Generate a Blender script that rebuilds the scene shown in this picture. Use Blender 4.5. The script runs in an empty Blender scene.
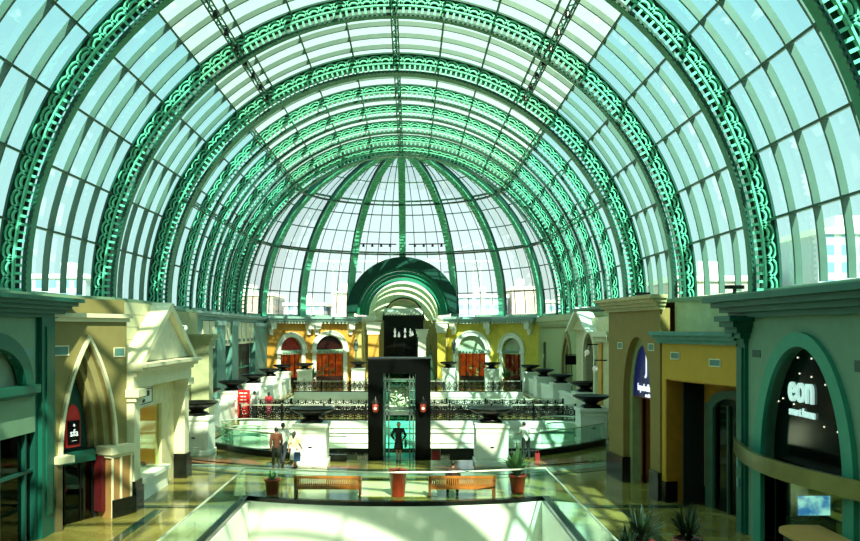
import bpy, bmesh, math, random
from mathutils import Matrix, Vector
from math import sin, cos, pi, radians as RAD, sqrt
random.seed(7)
S = bpy.context.scene
COL = S.collection

# ------------------------------------------------------------------ camera
CX, EYE, FPX = 0.85, 5.8, 800.0
cam_d = bpy.data.cameras.new('camera'); cam = bpy.data.objects.new('camera', cam_d); COL.objects.link(cam)
cam.location = (CX, 0, EYE); cam.rotation_euler = (pi/2, 0, 0)
cam_d.sensor_fit = 'HORIZONTAL'; cam_d.sensor_width = 36; cam_d.lens = 36*FPX/860
cam_d.shift_x = 20/860; cam_d.shift_y = 59.5/860; cam_d.clip_end = 2000
S.camera = cam
S.view_settings.view_transform = 'Standard'; S.view_settings.look = 'None'
S.view_settings.gamma = 1; S.view_settings.use_curve_mapping = False
S.view_settings.exposure = 0.0
S.cycles.max_bounces = 8; S.cycles.transparent_max_bounces = 24
S.cycles.diffuse_bounces = 4; S.cycles.glossy_bounces = 3

# ------------------------------------------------------------------ materials
def srgb(h):
    h = h.lstrip('#'); o = []
    for i in (0, 2, 4):
        c = int(h[i:i+2], 16)/255
        o.append(c/12.92 if c <= .04045 else ((c+.055)/1.055)**2.4)
    return (*o, 1)
MATS = {}
def mat(name, hexc, rough=.6, metal=0, var=.12, scale=3, bump=0, emit=0, hex2=None, spec=.5):
    if name in MATS: return MATS[name]
    m = bpy.data.materials.new(name); m.use_nodes = True; nt = m.node_tree; n = nt.nodes; L = nt.links
    b = n['Principled BSDF']; c = srgb(hexc)
    tc = n.new('ShaderNodeTexCoord'); nz = n.new('ShaderNodeTexNoise'); nz.inputs['Scale'].default_value = scale
    nz.inputs['Detail'].default_value = 4
    L.new(tc.outputs['Object'], nz.inputs['Vector'])
    rp = n.new('ShaderNodeValToRGB'); rp.color_ramp.elements[0].position = .3; rp.color_ramp.elements[1].position = .7
    c2 = srgb(hex2) if hex2 else None
    rp.color_ramp.elements[0].color = tuple(x*(1-var) for x in c[:3])+(1,) if not c2 else c
    rp.color_ramp.elements[1].color = tuple(min(1, x*(1+var)) for x in c[:3])+(1,) if not c2 else c2
    L.new(nz.outputs['Fac'], rp.inputs['Fac']); L.new(rp.outputs['Color'], b.inputs['Base Color'])
    b.inputs['Roughness'].default_value = rough; b.inputs['Metallic'].default_value = metal
    b.inputs['Specular IOR Level'].default_value = spec
    if emit:
        L.new(rp.outputs['Color'], b.inputs['Emission Color']); b.inputs['Emission Strength'].default_value = emit
    if bump:
        bp = n.new('ShaderNodeBump'); bp.inputs['Strength'].default_value = bump; bp.inputs['Distance'].default_value = .05
        L.new(nz.outputs['Fac'], bp.inputs['Height']); L.new(bp.outputs['Normal'], b.inputs['Normal'])
    MATS[name] = m; return m
def glassmat(name, hexc, gloss=.12, frit=0.0, frithex='#E8F5EA', rough=.03):
    if name in MATS: return MATS[name]
    m = bpy.data.materials.new(name); m.use_nodes = True; nt = m.node_tree; n = nt.nodes; L = nt.links
    n.remove(n['Principled BSDF']); out = n['Material Output']
    t = n.new('ShaderNodeBsdfTransparent'); t.inputs['Color'].default_value = srgb(hexc)
    nz = n.new('ShaderNodeTexNoise'); nz.inputs['Scale'].default_value = .15
    g = n.new('ShaderNodeBsdfGlossy'); g.inputs['Roughness'].default_value = rough; g.inputs['Color'].default_value = (.9, 1, .97, 1)
    fr = n.new('ShaderNodeFresnel'); fr.inputs['IOR'].default_value = 1.35
    mu = n.new('ShaderNodeMath'); mu.operation = 'MULTIPLY'; mu.inputs[1].default_value = gloss*5
    mu.use_clamp = True
    L.new(fr.outputs[0], mu.inputs[0])
    mx = n.new('ShaderNodeMixShader'); L.new(mu.outputs[0], mx.inputs[0]); L.new(t.outputs[0], mx.inputs[1]); L.new(g.outputs[0], mx.inputs[2])
    last = mx
    if frit:
        tr = n.new('ShaderNodeBsdfTranslucent'); tr.inputs['Color'].default_value = srgb(frithex)
        m2 = n.new('ShaderNodeMixShader'); m2.inputs[0].default_value = frit
        L.new(mx.outputs[0], m2.inputs[1]); L.new(tr.outputs[0], m2.inputs[2]); last = m2
    L.new(last.outputs[0], out.inputs['Surface'])
    MATS[name] = m; return m
def emis(name, hexc, st=1):
    if name in MATS: return MATS[name]
    m = bpy.data.materials.new(name); m.use_nodes = True; b = m.node_tree.nodes['Principled BSDF']
    b.inputs['Base Color'].default_value = srgb(hexc); b.inputs['Emission Color'].default_value = srgb(hexc)
    b.inputs['Emission Strength'].default_value = st
    MATS[name] = m; return m
def jointmat(name, hexc, step, hexj, axis='Z'):
    m = mat(name, hexc, .6, var=.05)
    nt = m.node_tree; n = nt.nodes; L = nt.links; b = n['Principled BSDF']
    tc = n.new('ShaderNodeTexCoord'); sp = n.new('ShaderNodeSeparateXYZ'); L.new(tc.outputs['Object'], sp.inputs[0])
    a = n.new('ShaderNodeMath'); a.operation = 'FLOORED_MODULO'; a.inputs[1].default_value = step; L.new(sp.outputs[axis], a.inputs[0])
    c = n.new('ShaderNodeMath'); c.operation = 'LESS_THAN'; c.inputs[1].default_value = .035; L.new(a.outputs[0], c.inputs[0])
    old = b.inputs['Base Color'].links[0].from_socket
    mx = n.new('ShaderNodeMix'); mx.data_type = 'RGBA'; L.new(c.outputs[0], mx.inputs[0]); L.new(old, mx.inputs[6]); mx.inputs[7].default_value = srgb(hexj)
    L.new(mx.outputs[2], b.inputs['Base Color']); return m
def marble():
    m = bpy.data.materials.new('polished_marble'); m.use_nodes = True; nt = m.node_tree; n = nt.nodes; L = nt.links; b = n['Principled BSDF']
    tc = n.new('ShaderNodeTexCoord'); nz = n.new('ShaderNodeTexNoise'); nz.inputs['Scale'].default_value = .5; nz.inputs['Detail'].default_value = 8
    nz.inputs['Distortion'].default_value = 1.2; L.new(tc.outputs['Object'], nz.inputs['Vector'])
    rp = n.new('ShaderNodeValToRGB'); e = rp.color_ramp.elements
    e[0].position = .3; e[0].color = srgb('#5E5726'); e[1].position = .7; e[1].color = srgb('#938A48')
    L.new(nz.outputs['Fac'], rp.inputs['Fac'])
    br = n.new('ShaderNodeTexBrick'); br.offset = 0; br.inputs['Scale'].default_value = 1; br.inputs['Brick Width'].default_value = .9
    br.inputs['Row Height'].default_value = .9; br.inputs['Mortar Size'].default_value = .008
    L.new(tc.outputs['Object'], br.inputs['Vector']); L.new(rp.outputs['Color'], br.inputs['Color1']); L.new(rp.outputs['Color'], br.inputs['Color2'])
    br.inputs['Mortar'].default_value = srgb('#6B6338'); L.new(br.outputs['Color'], b.inputs['Base Color'])
    b.inputs['Roughness'].default_value = .1; b.inputs['Specular IOR Level'].default_value = .6
    return m
GREEN = mat('green_painted_steel', '#1F7F5E', .42, .1, .1, 2)
LTGREEN = mat('pale_green_painted_steel', '#68C9A3', .4, .1, .1, 2)
DKGREEN = mat('dark_teal_painted_steel', '#0A4536', .4, .1, .12, 2)
FIN = mat('grey_green_mullion_paint', '#4E675B', .45, .2, .08, 2)
BAR = mat('dark_glazing_bar', '#31574B', .45, .3, .1, 2)
GL_SIDE = glassmat('tinted_roof_glass', '#CDFAF6', .03)
GL_TOP = glassmat('fritted_roof_glass', '#EEFDF0', .04, .22, '#C2DCC6')
GL_APSE = glassmat('dome_glass', '#EAFBFA', .05)
GL_BAL = glassmat('balustrade_glass', '#F0FBF6', .08)
GL_DARK = glassmat('shop_window_glass', '#7FA596', .2)
MARBLE = marble()
WHITE = mat('white_painted_plaster', '#EEF2E0', .55, 0, .03)
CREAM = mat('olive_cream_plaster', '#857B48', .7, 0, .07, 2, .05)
CREAML = mat('light_cream_stone', '#DDD8B4', .6, 0, .05)
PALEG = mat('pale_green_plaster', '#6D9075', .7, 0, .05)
TEAL = mat('teal_painted_wood', '#0B5D4B', .45, 0, .08)
TEALD = mat('dark_teal_painted_wood', '#0C4A3F', .45, 0, .08)
TEALG = mat('teal_arch_paint', '#2F8F74', .5, 0, .06)
TEALC = mat('blue_grey_pilaster_paint', '#5C9288', .5, 0, .1)
GREYT = mat('grey_teal_cornice', '#8FB3AC', .5, 0, .06)
OCHRE = mat('ochre_plaster', '#8B7438', .7, 0, .07, 2)
YELLOW = mat('yellow_plaster', '#BE9426', .65, 0, .06, 2)
ORANGE = mat('orange_plaster', '#CC9436', .65, 0, .12, 1.5)
LEMON = mat('lemon_plaster', '#DCC948', .65, 0, .1, 1.5)
BLACK = mat('black_lacquer', '#070908', .3, 0, .2, spec=.2)
IRON = mat('black_wrought_iron', '#1A1712', .45, .5, .2)
BLACKST = mat('black_stone', '#10140F', .25, 0, .3)
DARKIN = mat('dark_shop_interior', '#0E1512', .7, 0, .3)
BRONZE = mat('dark_bronze', '#1C1A15', .3, .6, .3, 8)
WOOD = mat('orange_teak', '#C06A24', .45, 0, .2, 6)
WOODD = mat('brown_teak', '#7A4420', .45, 0, .2, 6)
TERRA = mat('red_glazed_clay', '#8E2C18', .3, 0, .15, 4)
SOIL = mat('potting_soil', '#2A1E14', .9, 0, .3, 10)
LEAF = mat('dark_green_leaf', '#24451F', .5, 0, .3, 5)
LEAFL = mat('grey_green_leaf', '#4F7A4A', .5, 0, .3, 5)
STEEL = mat('brushed_handrail_steel', '#D5D9C2', .3, .5, .05)
RED = mat('red_lacquer', '#C01818', .4, 0, .1)
REDIN = mat('lit_red_orange_interior', '#50120A', .6, 0, 0, 1.6, 0, .8, '#C8521A')
REDDK = mat('dim_red_interior', '#1E0807', .6, 0, 0, 1.6, 0, .5, '#7A1F12')
WARM = mat('warm_lit_display_wall', '#D9A545', .6, 0, .08, 1, 0, .35)
SKIN = mat('skin', '#A9745A', .5, 0, .05)
HAIR = mat('black_hair', '#120E0C', .5, 0, .2)

# ------------------------------------------------------------------ mesh builder
SPLIT = {'jamb', 'impost', 'black_base', 'ledge', 'pier_strip', 'bracket', 'vent', 'globe', 'pilaster', 'lower_rail', 'wall_plate', 'screen_bar', 'panel_moulding', 'pilaster_trim', 'web', 'red_panel', 'window_bar', 'glass_drop'}
class MB:
    def __init__(s, M=None): s.v = []; s.f = []; s.M = M or Matrix.Identity(4)
    def add(s, vs, fs, M=None):
        k = len(s.v); T = s.M @ M if M is not None else s.M
        s.v += [T @ Vector(p) for p in vs]; s.f += [tuple(i+k for i in f) for f in fs]; return s
    def box(s, x0, x1, y0, y1, z0, z1, M=None):
        return s.add([(x0,y0,z0),(x1,y0,z0),(x1,y1,z0),(x0,y1,z0),(x0,y0,z1),(x1,y0,z1),(x1,y1,z1),(x0,y1,z1)],
              [(0,3,2,1),(4,5,6,7),(0,1,5,4),(1,2,6,5),(2,3,7,6),(3,0,4,7)], M)
    def prism(s, pts, y0, y1, M=None):        # pts in (x,z)
        n = len(pts)
        return s.add([(a, y0, b) for a, b in pts]+[(a, y1, b) for a, b in pts],
              [tuple(range(n)), tuple(range(2*n-1, n-1, -1))]+[(i, i+n, (i+1) % n+n, (i+1) % n) for i in range(n)], M)
    def vprism(s, pts, z0, z1, M=None):       # pts in (x,y)
        n = len(pts)
        return s.add([(a, b, z0) for a, b in pts]+[(a, b, z1) for a, b in pts],
              [tuple(range(n-1, -1, -1)), tuple(range(n, 2*n))]+[(i, (i+1) % n, (i+1) % n+n, i+n) for i in range(n)], M)
    def band(s, outer, inner, y0, y1, M=None):   # open strip between two equally long (x,z) lines
        n = len(outer); vs = []
        for (a, b), (c, d) in zip(outer, inner): vs += [(a, y0, b), (a, y1, b), (c, y1, d), (c, y0, d)]
        fs = [(0, 1, 2, 3), (4*n-1, 4*n-2, 4*n-3, 4*n-4)]
        for i in range(n-1):
            k = 4*i
            for j in range(4): fs.append((k+j, k+4+j, k+4+(j+1) % 4, k+(j+1) % 4))
        return s.add(vs, fs, M)
    def ring(s, r0, r1, y0, y1, a0, a1, n, cx=0, cz=0, M=None):
        A = [a0+(a1-a0)*i/n for i in range(n+1)]
        return s.band([(cx+r1*cos(a), cz+r1*sin(a)) for a in A], [(cx+r0*cos(a), cz+r0*sin(a)) for a in A], y0, y1, M)
    def sweep(s, path, w, h, closed=False):   # rectangular bar along xyz path lying in plan; w horizontal, h vertical
        n = len(path); P = [Vector(p) for p in path]; vs = []; fs = []
        for i, p in enumerate(P):
            a = P[i-1] if (i or closed) else P[i]; b = P[(i+1) % n] if (i < n-1 or closed) else P[i]
            d = (b-a); d.z = 0; d.normalize(); t = Vector((d.y, -d.x, 0))*w/2
            vs += [p-t, p+t, p+t+Vector((0,0,h)), p-t+Vector((0,0,h))]
        m = n if closed else n-1
        for i in range(m):
            k = 4*i; q = 4*((i+1) % n)
            for j in range(4): fs.append((k+j, q+j, q+(j+1) % 4, k+(j+1) % 4))
        if not closed: fs += [(0,1,2,3), (4*n-1, 4*n-2, 4*n-3, 4*n-4)]
        return s.add(vs, fs)
    def tube(s, path, r, n=6, caps=True):
        P = [Vector(p) for p in path]; R = r if isinstance(r, (list, tuple)) else [r]*len(P); vs = []; fs = []
        for i, p in enumerate(P):
            d = (P[min(i+1, len(P)-1)]-P[max(i-1, 0)]).normalized()
            u = d.orthogonal().normalized() if i == 0 else (u-d*u.dot(d)).normalized()
            w = d.cross(u)
            for k in range(n):
                a = 2*pi*k/n; vs.append(p+(u*cos(a)+w*sin(a))*R[i])
        for i in range(len(P)-1):
            for k in range(n): fs.append((i*n+k, i*n+(k+1) % n, (i+1)*n+(k+1) % n, (i+1)*n+k))
        if caps: fs += [tuple(range(n-1, -1, -1)), tuple((len(P)-1)*n+k for k in range(n))]
        return s.add(vs, fs)
    def lathe(s, prof, cx=0, cy=0, n=24, M=None):
        vs = []; fs = []; m = len(prof)
        for r, z in prof:
            for k in range(n): a = 2*pi*k/n; vs.append((cx+r*cos(a), cy+r*sin(a), z))
        for i in range(m-1):
            for k in range(n): fs.append((i*n+k, i*n+(k+1) % n, (i+1)*n+(k+1) % n, (i+1)*n+k))
        fs += [tuple(range(n-1, -1, -1)), tuple((m-1)*n+k for k in range(n))]
        return s.add(vs, fs, M)
    def ell(s, c, r, n=12, m=8):
        vs = []; fs = []; c = Vector(c); r = r if isinstance(r, (tuple, list)) else (r, r, r)
        for i in range(m+1):
            t = pi*i/m
            for k in range(n): a = 2*pi*k/n; vs.append((c.x+r[0]*sin(t)*cos(a), c.y+r[1]*sin(t)*sin(a), c.z+r[2]*cos(t)))
        for i in range(m):
            for k in range(n): fs.append((i*n+k, (i+1)*n+k, (i+1)*n+(k+1) % n, i*n+(k+1) % n))
        return s.add(vs, fs)
    def build(s, name, m, parent=None, smooth=False, bevel=0):
        if name in SPLIT:
            par = list(range(len(s.v)))
            def find(i):
                while par[i] != i: par[i] = par[par[i]]; i = par[i]
                return i
            for f in s.f:
                for i in f[1:]: par[find(i)] = find(f[0])
            gr = {}
            for f in s.f: gr.setdefault(find(f[0]), []).append(f)
            if len(gr) > 1:
                for fs in gr.values():
                    ids = sorted({i for f in fs for i in f}); mp = {a: k for k, a in enumerate(ids)}; q = MB(); q.v = [s.v[i] for i in ids]; q.f = [tuple(mp[i] for i in f) for f in fs]
                    o = q._build(name, m, parent, smooth, bevel)
                return o
        return s._build(name, m, parent, smooth, bevel)
    def _build(s, name, m, parent=None, smooth=False, bevel=0):
        me = bpy.data.meshes.new(name); me.from_pydata([tuple(v) for v in s.v], [], s.f)
        bm = bmesh.new(); bm.from_mesh(me)
        bmesh.ops.remove_doubles(bm, verts=bm.verts, dist=1e-5)
        bmesh.ops.recalc_face_normals(bm, faces=bm.faces)
        if bevel: bmesh.ops.bevel(bm, geom=[e for e in bm.edges if len(e.link_faces) == 2 and e.calc_face_angle(0) > .6], offset=bevel, segments=2, affect='EDGES', profile=.5)
        bm.to_mesh(me); bm.free()
        if smooth:
            for p in me.polygons: p.use_smooth = True
        me.materials.append(m); o = bpy.data.objects.new(name, me); COL.objects.link(o)
        if parent is not None: o.parent = parent
        return o
def E(name, label, cat, group=None, loc=(0, 0, 0), rz=0, kind=None):
    o = bpy.data.objects.new(name, None); COL.objects.link(o); o.location = loc; o.rotation_euler = (0, 0, rz)
    o.empty_display_size = .3
    if kind: o['kind'] = kind
    else: o['label'] = label; o['category'] = cat
    if group: o['group'] = group
    return o
def tag(o, label, cat, group=None):
    o['label'] = label; o['category'] = cat
    if group: o['group'] = group
    return o
def st(o): o['kind'] = 'structure'; return o
def copytree(o, parent=None):
    c = o.copy(); COL.objects.link(c)
    if parent is not None: c.parent = parent
    for ch in list(o.children): copytree(ch, c)
    return c
def frame(P0, P1, z=0):
    d = Vector((P1[0]-P0[0], P1[1]-P0[1])); L = d.length; d.normalize()
    M = Matrix(((d.x, d.y, 0, P0[0]), (d.y, -d.x, 0, P0[1]), (0, 0, 1, z), (0, 0, 0, 1)))
    return M, L
def TXM(P0, P1, u, v, z):     # matrix for text standing on the facade
    d = Vector((P1[0]-P0[0], P1[1]-P0[1], 0)).normalized(); nn = Vector((d.y, -d.x, 0)); up = Vector((0, 0, 1))
    o = Vector((P0[0], P0[1], 0))+d*u+nn*v+up*z
    return Matrix(((d.x, up.x, nn.x, o.x), (d.y, up.y, nn.y, o.y), (d.z, up.z, nn.z, o.z), (0, 0, 0, 1)))
def text(body, M, size, m, name='lettering', parent=None, ext=.02, sx=1, align='CENTER', space=1, off=0):
    cu = bpy.data.curves.new(name, 'FONT'); cu.body = body; cu.size = size; cu.extrude = ext; cu.align_x = align; cu.align_y = 'CENTER'
    cu.space_character = space; cu.offset = off; cu.resolution_u = 4
    t = bpy.data.objects.new('tmp', cu); COL.objects.link(t)
    dg = bpy.context.evaluated_depsgraph_get(); me = bpy.data.meshes.new_from_object(t.evaluated_get(dg)); bpy.data.objects.remove(t)
    me.transform(M @ Matrix.Diagonal((sx, 1, 1, 1))); me.materials.clear(); me.materials.append(m)
    o = bpy.data.objects.new(name, me); COL.objects.link(o)
    if parent is not None: o.parent = parent
    return o
def gothic(cx, w, zs, h, n=10):   # pointed arch line, left to right
    c = (h*h-w*w)/(2*w); R = w+c; L = []
    a1 = math.atan2(h, -c if c > 0 else -c)
    for i in range(n+1):
        a = pi+(a1-pi)*i/n; L.append((cx+c+R*cos(a), zs+R*sin(a)))
    return L+[(2*cx-x, z) for x, z in reversed(L[:-1])]
def rarch(cx, w, zs, h, n=20): return [(cx-w*cos(pi*i/n), zs+h*sin(pi*i/n)) for i in range(n+1)]
def wallarch(mb, u0, u1, z0, z1, line, v0, v1, zb=None):
    zb = z0 if zb is None else zb
    a, b = line[0], line[-1]
    if zb <= z0+1e-6:
        mb.prism([(u0, z0), (a[0], z0)]+line+[(b[0], z0), (u1, z0), (u1, z1), (u0, z1)], v0, v1)
    else:
        mb.prism([(u0, zb), (a[0], zb)]+line+[(b[0], zb), (u1, zb), (u1, z1), (u0, z1)], v0, v1); mb.box(u0, u1, v0, v1, z0, zb)
def archband(mb, lo, li, v0, v1, zb=None):
    if zb is not None:
        lo = [(lo[0][0], zb)]+lo+[(lo[-1][0], zb)]; li = [(li[0][0], zb)]+li+[(li[-1][0], zb)]
    mb.band(lo, li, v0, v1)

# ------------------------------------------------------------------ roof: barrel vault and half dome
ZC, R = 7.58, 16.0
def lattice(mb, y0, y1, r_mid, r_top, a0, a1, n):   # overlapping hoops between two chords, each with a smaller hoop inside
    step = (a1-a0)/n; H = r_top-r_mid
    for i in range(n):
        c = a0+step*(i+.5)
        for so, si, hw in ((1.0, .86, .72), (.62, .46, .72)):
            O = []; I = []
            for k in range(9):
                t = pi*k/8; w = step*hw
                O.append(((r_mid+H*so*sin(t))*cos(c-w*so*cos(t)), (r_mid+H*so*sin(t))*sin(c-w*so*cos(t))))
                I.append(((r_mid+H*si*sin(t))*cos(c-w*si*cos(t)), (r_mid+H*si*sin(t))*sin(c-w*si*cos(t))))
            mb.band(O, I, y0, y1)
def balus(mb, y0, y1, ra, rb, a0, a1, n, w):
    for i in range(n):
        a = a0+(a1-a0)*(i+.5)/n
        M = Matrix(((cos(a), 0, -sin(a), 0), (0, 1, 0, 0), (sin(a), 0, cos(a), 0), (0, 0, 0, 1)))
        mb.box(ra, rb, y0, y1, -w/2, w/2, M)
def rib(label, T, Ro=R, dep=1.15, a0=-.02, a1=pi+.02, w=.9, double=False, name='roof_rib', group=None, n=96, cat='roof rib'):
    n = int(n*.72)
    e = E(name, label, cat, group); I = Matrix.Identity(4)
    nseg = max(16, int(64*(a1-a0)/pi))
    ri = Ro-dep; rm = Ro-.52*dep
    a = MB(T); a.ring(Ro-.1, Ro, -w/2, w/2, a0, a1, nseg); a.build('outer_chord', DKGREEN, e)
    ws = [-w*.34, w*.1] if double else [-w*.3]
    d = MB(T)
    for y in ws:
        b = MB(T); c = MB(T)
        lattice(b, y-.06, y+.06, rm, Ro-.1, a0, a1, n)
        c.ring(rm-.05, rm+.03, y-.09, y+.09, a0, a1, nseg)
        balus(c, y-.05, y+.05, ri+.1, rm-.05, a0, a1, int(n*2.1), .11)
        b.build('hoop_lattice', LTGREEN, e); c.build('baluster_band', LTGREEN, e)
    b = MB(T); b.ring(rm+.05, Ro-.05, w*.4, w*.45, a0, a1, nseg); b.build('back_plate', DKGREEN, e)
    d.ring(ri, ri+.12, -w*.38, w*.18, a0, a1, nseg)
    d.build('lower_chord', GREEN, e)
    f = MB(T); balus(f, -w*.38-.07, -w*.38+.01, ri-.05, ri+.08, a0, a1, int(n*2.7), .12); f.ring(ri+.04, ri+.13, -w*.38-.05, -w*.38+.01, a0, a1, nseg); f.build('scalloped_edge', DKGREEN, e)
    return e
def TY(y): return Matrix.Translation((0, y, ZC))
near = [(4.2, 'right over the photographer'), (13.6, 'out of the picture above its top edge'), (23.6, 'cut off by the top right corner of the picture'), (33.0, 'nearest full arch over the two shop rows'), (42.6, 'second full arch from the front')]
for y, t in near:
    rib('pale green lattice roof arch, '+t, TY(y), group='green lattice roof arches')
rib('deep double green lattice roof arch, third full arch from the front', TY(51.9), dep=1.25, w=1.5, double=True, group='green lattice roof arches')
for y, t in [(58, 'first'), (63.1, 'second'), (68.1, 'third'), (73, 'last')]:
    rib('slim green lattice roof arch, %s of the four close arches before the dome' % t, TY(y), w=.6, dep=1.05, group='green lattice roof arches', n=84)
rib('green arch framing the mouth of the glass dome', TY(77), w=1.3, dep=1.1, double=True, group='green lattice roof arches', n=84)
# dome ribs
YD = 77.0
side = {-67.5: 'far left', -45: 'left', -22.5: 'just left of the porch', 0: 'centre, above the porch', 22.5: 'just right of the porch', 45: 'right', 67.5: 'far right'}
for ph, t in side.items():
    T = Matrix.Translation((0, YD, ZC)) @ Matrix.Rotation(pi/2-RAD(ph), 4, 'Z')
    a0 = RAD(25) if ph == 0 else -.02
    e = E('dome_rib', 'dark green curved rib of the glass dome, '+t, 'dome rib', 'dome ribs'); 
    a = MB(T); a.ring(R-.12, R-.02, -.36, .36, a0, pi/2-.03, 28); a.build('outer_chord', DKGREEN, e)
    a = MB(T); a.ring(R-.62, R-.5, -.36, .36, a0, pi/2-.03, 28); a.build('lower_chord', GREEN, e)
    a = MB(T); a.ring(R-.62, R-.1, .2, .28, a0, pi/2-.03, 28); a.ring(R-.62, R-.1, -.28, -.2, a0, pi/2-.03, 28); a.build('web', DKGREEN, e)
    a = MB(T); balus(a, -.38, .38, R-.7, R-.6, a0, pi/2-.05, 44, .1); a.ring(R-.64, R-.6, -.37, .37, a0, pi/2-.05, 28); a.build('stud_row', LTGREEN, e)
# glazed ceiling
ceil = E('ceiling', None, None, kind='structure')
Y0 = -7.9
def vault_glass(a0, a1, n, m, nm):
    g = MB(); vs = []; 
    for i in range(n+1):
        a = a0+(a1-a0)*i/n; x = (R+.12)*cos(a); z = ZC+(R+.12)*sin(a); vs += [(x, Y0, z), (x, YD, z)]
    g.add(vs, [(2*i, 2*i+1, 2*i+3, 2*i+2) for i in range(n)]); o = g.build(nm, m, ceil); return o
vault_glass(0, RAD(50), 10, GL_SIDE, 'right_glazing'); vault_glass(RAD(50), RAD(130), 16, GL_TOP, 'crown_glazing'); vault_glass(RAD(130), pi, 10, GL_SIDE, 'left_glazing')
PX, PR = 0.05, 6.4       # porch axis and radius
g = MB()
NA, NE = 48, 26
for i in range(NA):
    for j in range(NE):
        q = []
        for (ii, jj) in ((i, j), (i+1, j), (i+1, j+1), (i, j+1)):
            az = pi*ii/NA; el = (pi/2-.001)*jj/NE; rr = R+.12
            q.append(Vector((rr*cos(el)*cos(az), YD+rr*cos(el)*sin(az), ZC+rr*sin(el))))
        c = sum(q, Vector())/4
        if c.y > 85 and math.hypot(c.x-PX, c.z-ZC) < PR-.3: continue
        g.add(q, [(0, 1, 2, 3)])
g.build('dome_glazing', GL_APSE, ceil)
fin = MB()
ribs_y = [-7, 4.2, 13.6, 23.6, 33.0, 42.6, 51.9]
for a, b in zip(ribs_y[:-1], ribs_y[1:]):
    k = 4 if b-a > 6 else 1
    for i in range(1, k+1):
        y = a+(b-a)*i/(k+1); fin.ring(R-.17, R+.1, y-.06, y+.06, 0, pi, 64, 0, ZC)
for a, b in zip([51.9, 58, 63.1, 68.1, 73], [58, 63.1, 68.1, 73, 77]):
    for i in (1, 2):
        y = a+(b-a)*i/3; fin.ring(R-.16, R+.1, y-.05, y+.05, 0, pi, 64, 0, ZC)
fin.build('mullion', FIN, ceil)
bar = MB()
for k in range(1, 18):
    a = RAD(10*k)
    M = Matrix(((cos(a), 0, -sin(a), 0), (0, 1, 0, 0), (sin(a), 0, cos(a), ZC), (0, 0, 0, 1)))
    bar.box(R-.27, R+.1, Y0, YD, -.05, .05, M)
for el in (8.5, 17.5, 35, 43, 60, 70):
    e = RAD(el); path = [((R-.05)*cos(e)*cos(a), YD+(R-.05)*cos(e)*sin(a), ZC+(R-.05)*sin(e)) for a in [pi*i/40 for i in range(41)]]
    path = [p for p in path if not (p[1] > 85 and math.hypot(p[0]-PX, p[2]-ZC) < PR-.3)]
    if el < 24:
        l = [p for p in path if p[0] < 0]; r = [p for p in path if p[0] > 0]; bar.sweep(l, .1, .1); bar.sweep(r, .1, .1)
    else: bar.sweep(path, .1, .1)
for k in range(32):
    if k % 4 == 0: continue
    az = pi*k/32; pts = []
    for j in range(22):
        el = RAD(84)*j/21; p = ((R-.05)*cos(el)*cos(az), YD+(R-.05)*cos(el)*sin(az), ZC+(R-.05)*sin(el))
        if p[1] > 85 and math.hypot(p[0]-PX, p[2]-ZC) < PR-.2: continue
        pts.append(p)
    bar.tube(pts, .055, 4)
bar.build('glazing_bar', BAR, ceil)
ringm = MB()
for el in (26, 50):
    e = RAD(el)
    for rr in (R-.15, R-.75):
        ringm.sweep([(rr*cos(e)*cos(a), YD+rr*cos(e)*sin(a), ZC+rr*sin(e)) for a in [pi*i/48 for i in range(49)]], .3, .16)
ringm.build('dome_ring_beam', DKGREEN, ceil)
# sills
for x, s in ((-16, 'left'), (16, 'right')):
    st(MB().box(x-.5, x+.35 if x > 0 else x+.5, Y0, YD, 7.15, 7.5).build('trim_%d' % (1 if x < 0 else 2), mat('pale_sill', '#8FB9A2', .5), None))
o = MB(); o.sweep([(16*cos(a), YD+16*sin(a), 7.15) for a in [pi*i/40 for i in range(41)] if not (abs(16*cos(a)-PX) < 5.9 and sin(a) > .5)][:0] or [(16*cos(pi*i/40), YD+16*sin(pi*i/40), 7.15) for i in range(14)], .7, .35)
st(o.build('trim_3', MATS['pale_sill']))
o = MB(); o.sweep([(16*cos(pi*i/40), YD+16*sin(pi*i/40), 7.15) for i in range(27, 41)], .7, .35); st(o.build('trim_4', MATS['pale_sill']))
# truss purlins with lamps
def truss(label, ang, ya, yb, lamps=0, r=R-.55):
    a = RAD(ang); M = Matrix(((cos(a), 0, -sin(a), 0), (0, 1, 0, 0), (sin(a), 0, cos(a), ZC), (0, 0, 0, 1)))
    e = E('roof_truss', label, 'roof truss', 'lengthwise roof trusses')
    m = MB(M); m.box(r-.3, r-.2, ya, yb, -.22, -.14); m.box(r-.3, r-.2, ya, yb, .14, .22); m.box(r+.3, r+.4, ya, yb, -.05, .05); m.build('chord', DKGREEN, e)
    m = MB(M); k = int((yb-ya)/.8)
    for i in range(k):
        y = ya+(yb-ya)*i/k; y2 = ya+(yb-ya)*(i+1)/k; s = 1 if i % 2 else -1
        m.tube([(r-.25, y, -.18*s), (r-.25, y2, .18*s)], .035, 4); m.tube([(r-.25, y, .18*s), (r+.35, y2, 0)], .035, 4)
    m.build('diagonal', GREEN, e)
    for i in range(lamps):
        y = ya+(yb-ya)*(i+.5)/lamps; c = M @ Vector((r-.45, y, 0)); q = MB(); q.lathe([(.07, .2), (.1, .1), (.14, -.12), (.12, -.13)], 0, 0, 10, Matrix.Translation(c)); q.build('spotlight', BLACK, e)
truss('dark green lattice truss with black spotlights, upper left of the near vault', 122.5, 20, 51, 14)
truss('dark green lattice truss with black spotlights, upper right of the near vault', 57.5, 20, 51, 14)
truss('thin dark green truss along the crown of the vault', 90, 20, 77)
for an, t in ((130, 'upper left'), (154, 'lower left'), (50, 'upper right'), (26, 'lower right')):
    truss('green lattice truss along the %s of the far vault' % t, an, 52, 77)
tiebar = MB()
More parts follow.
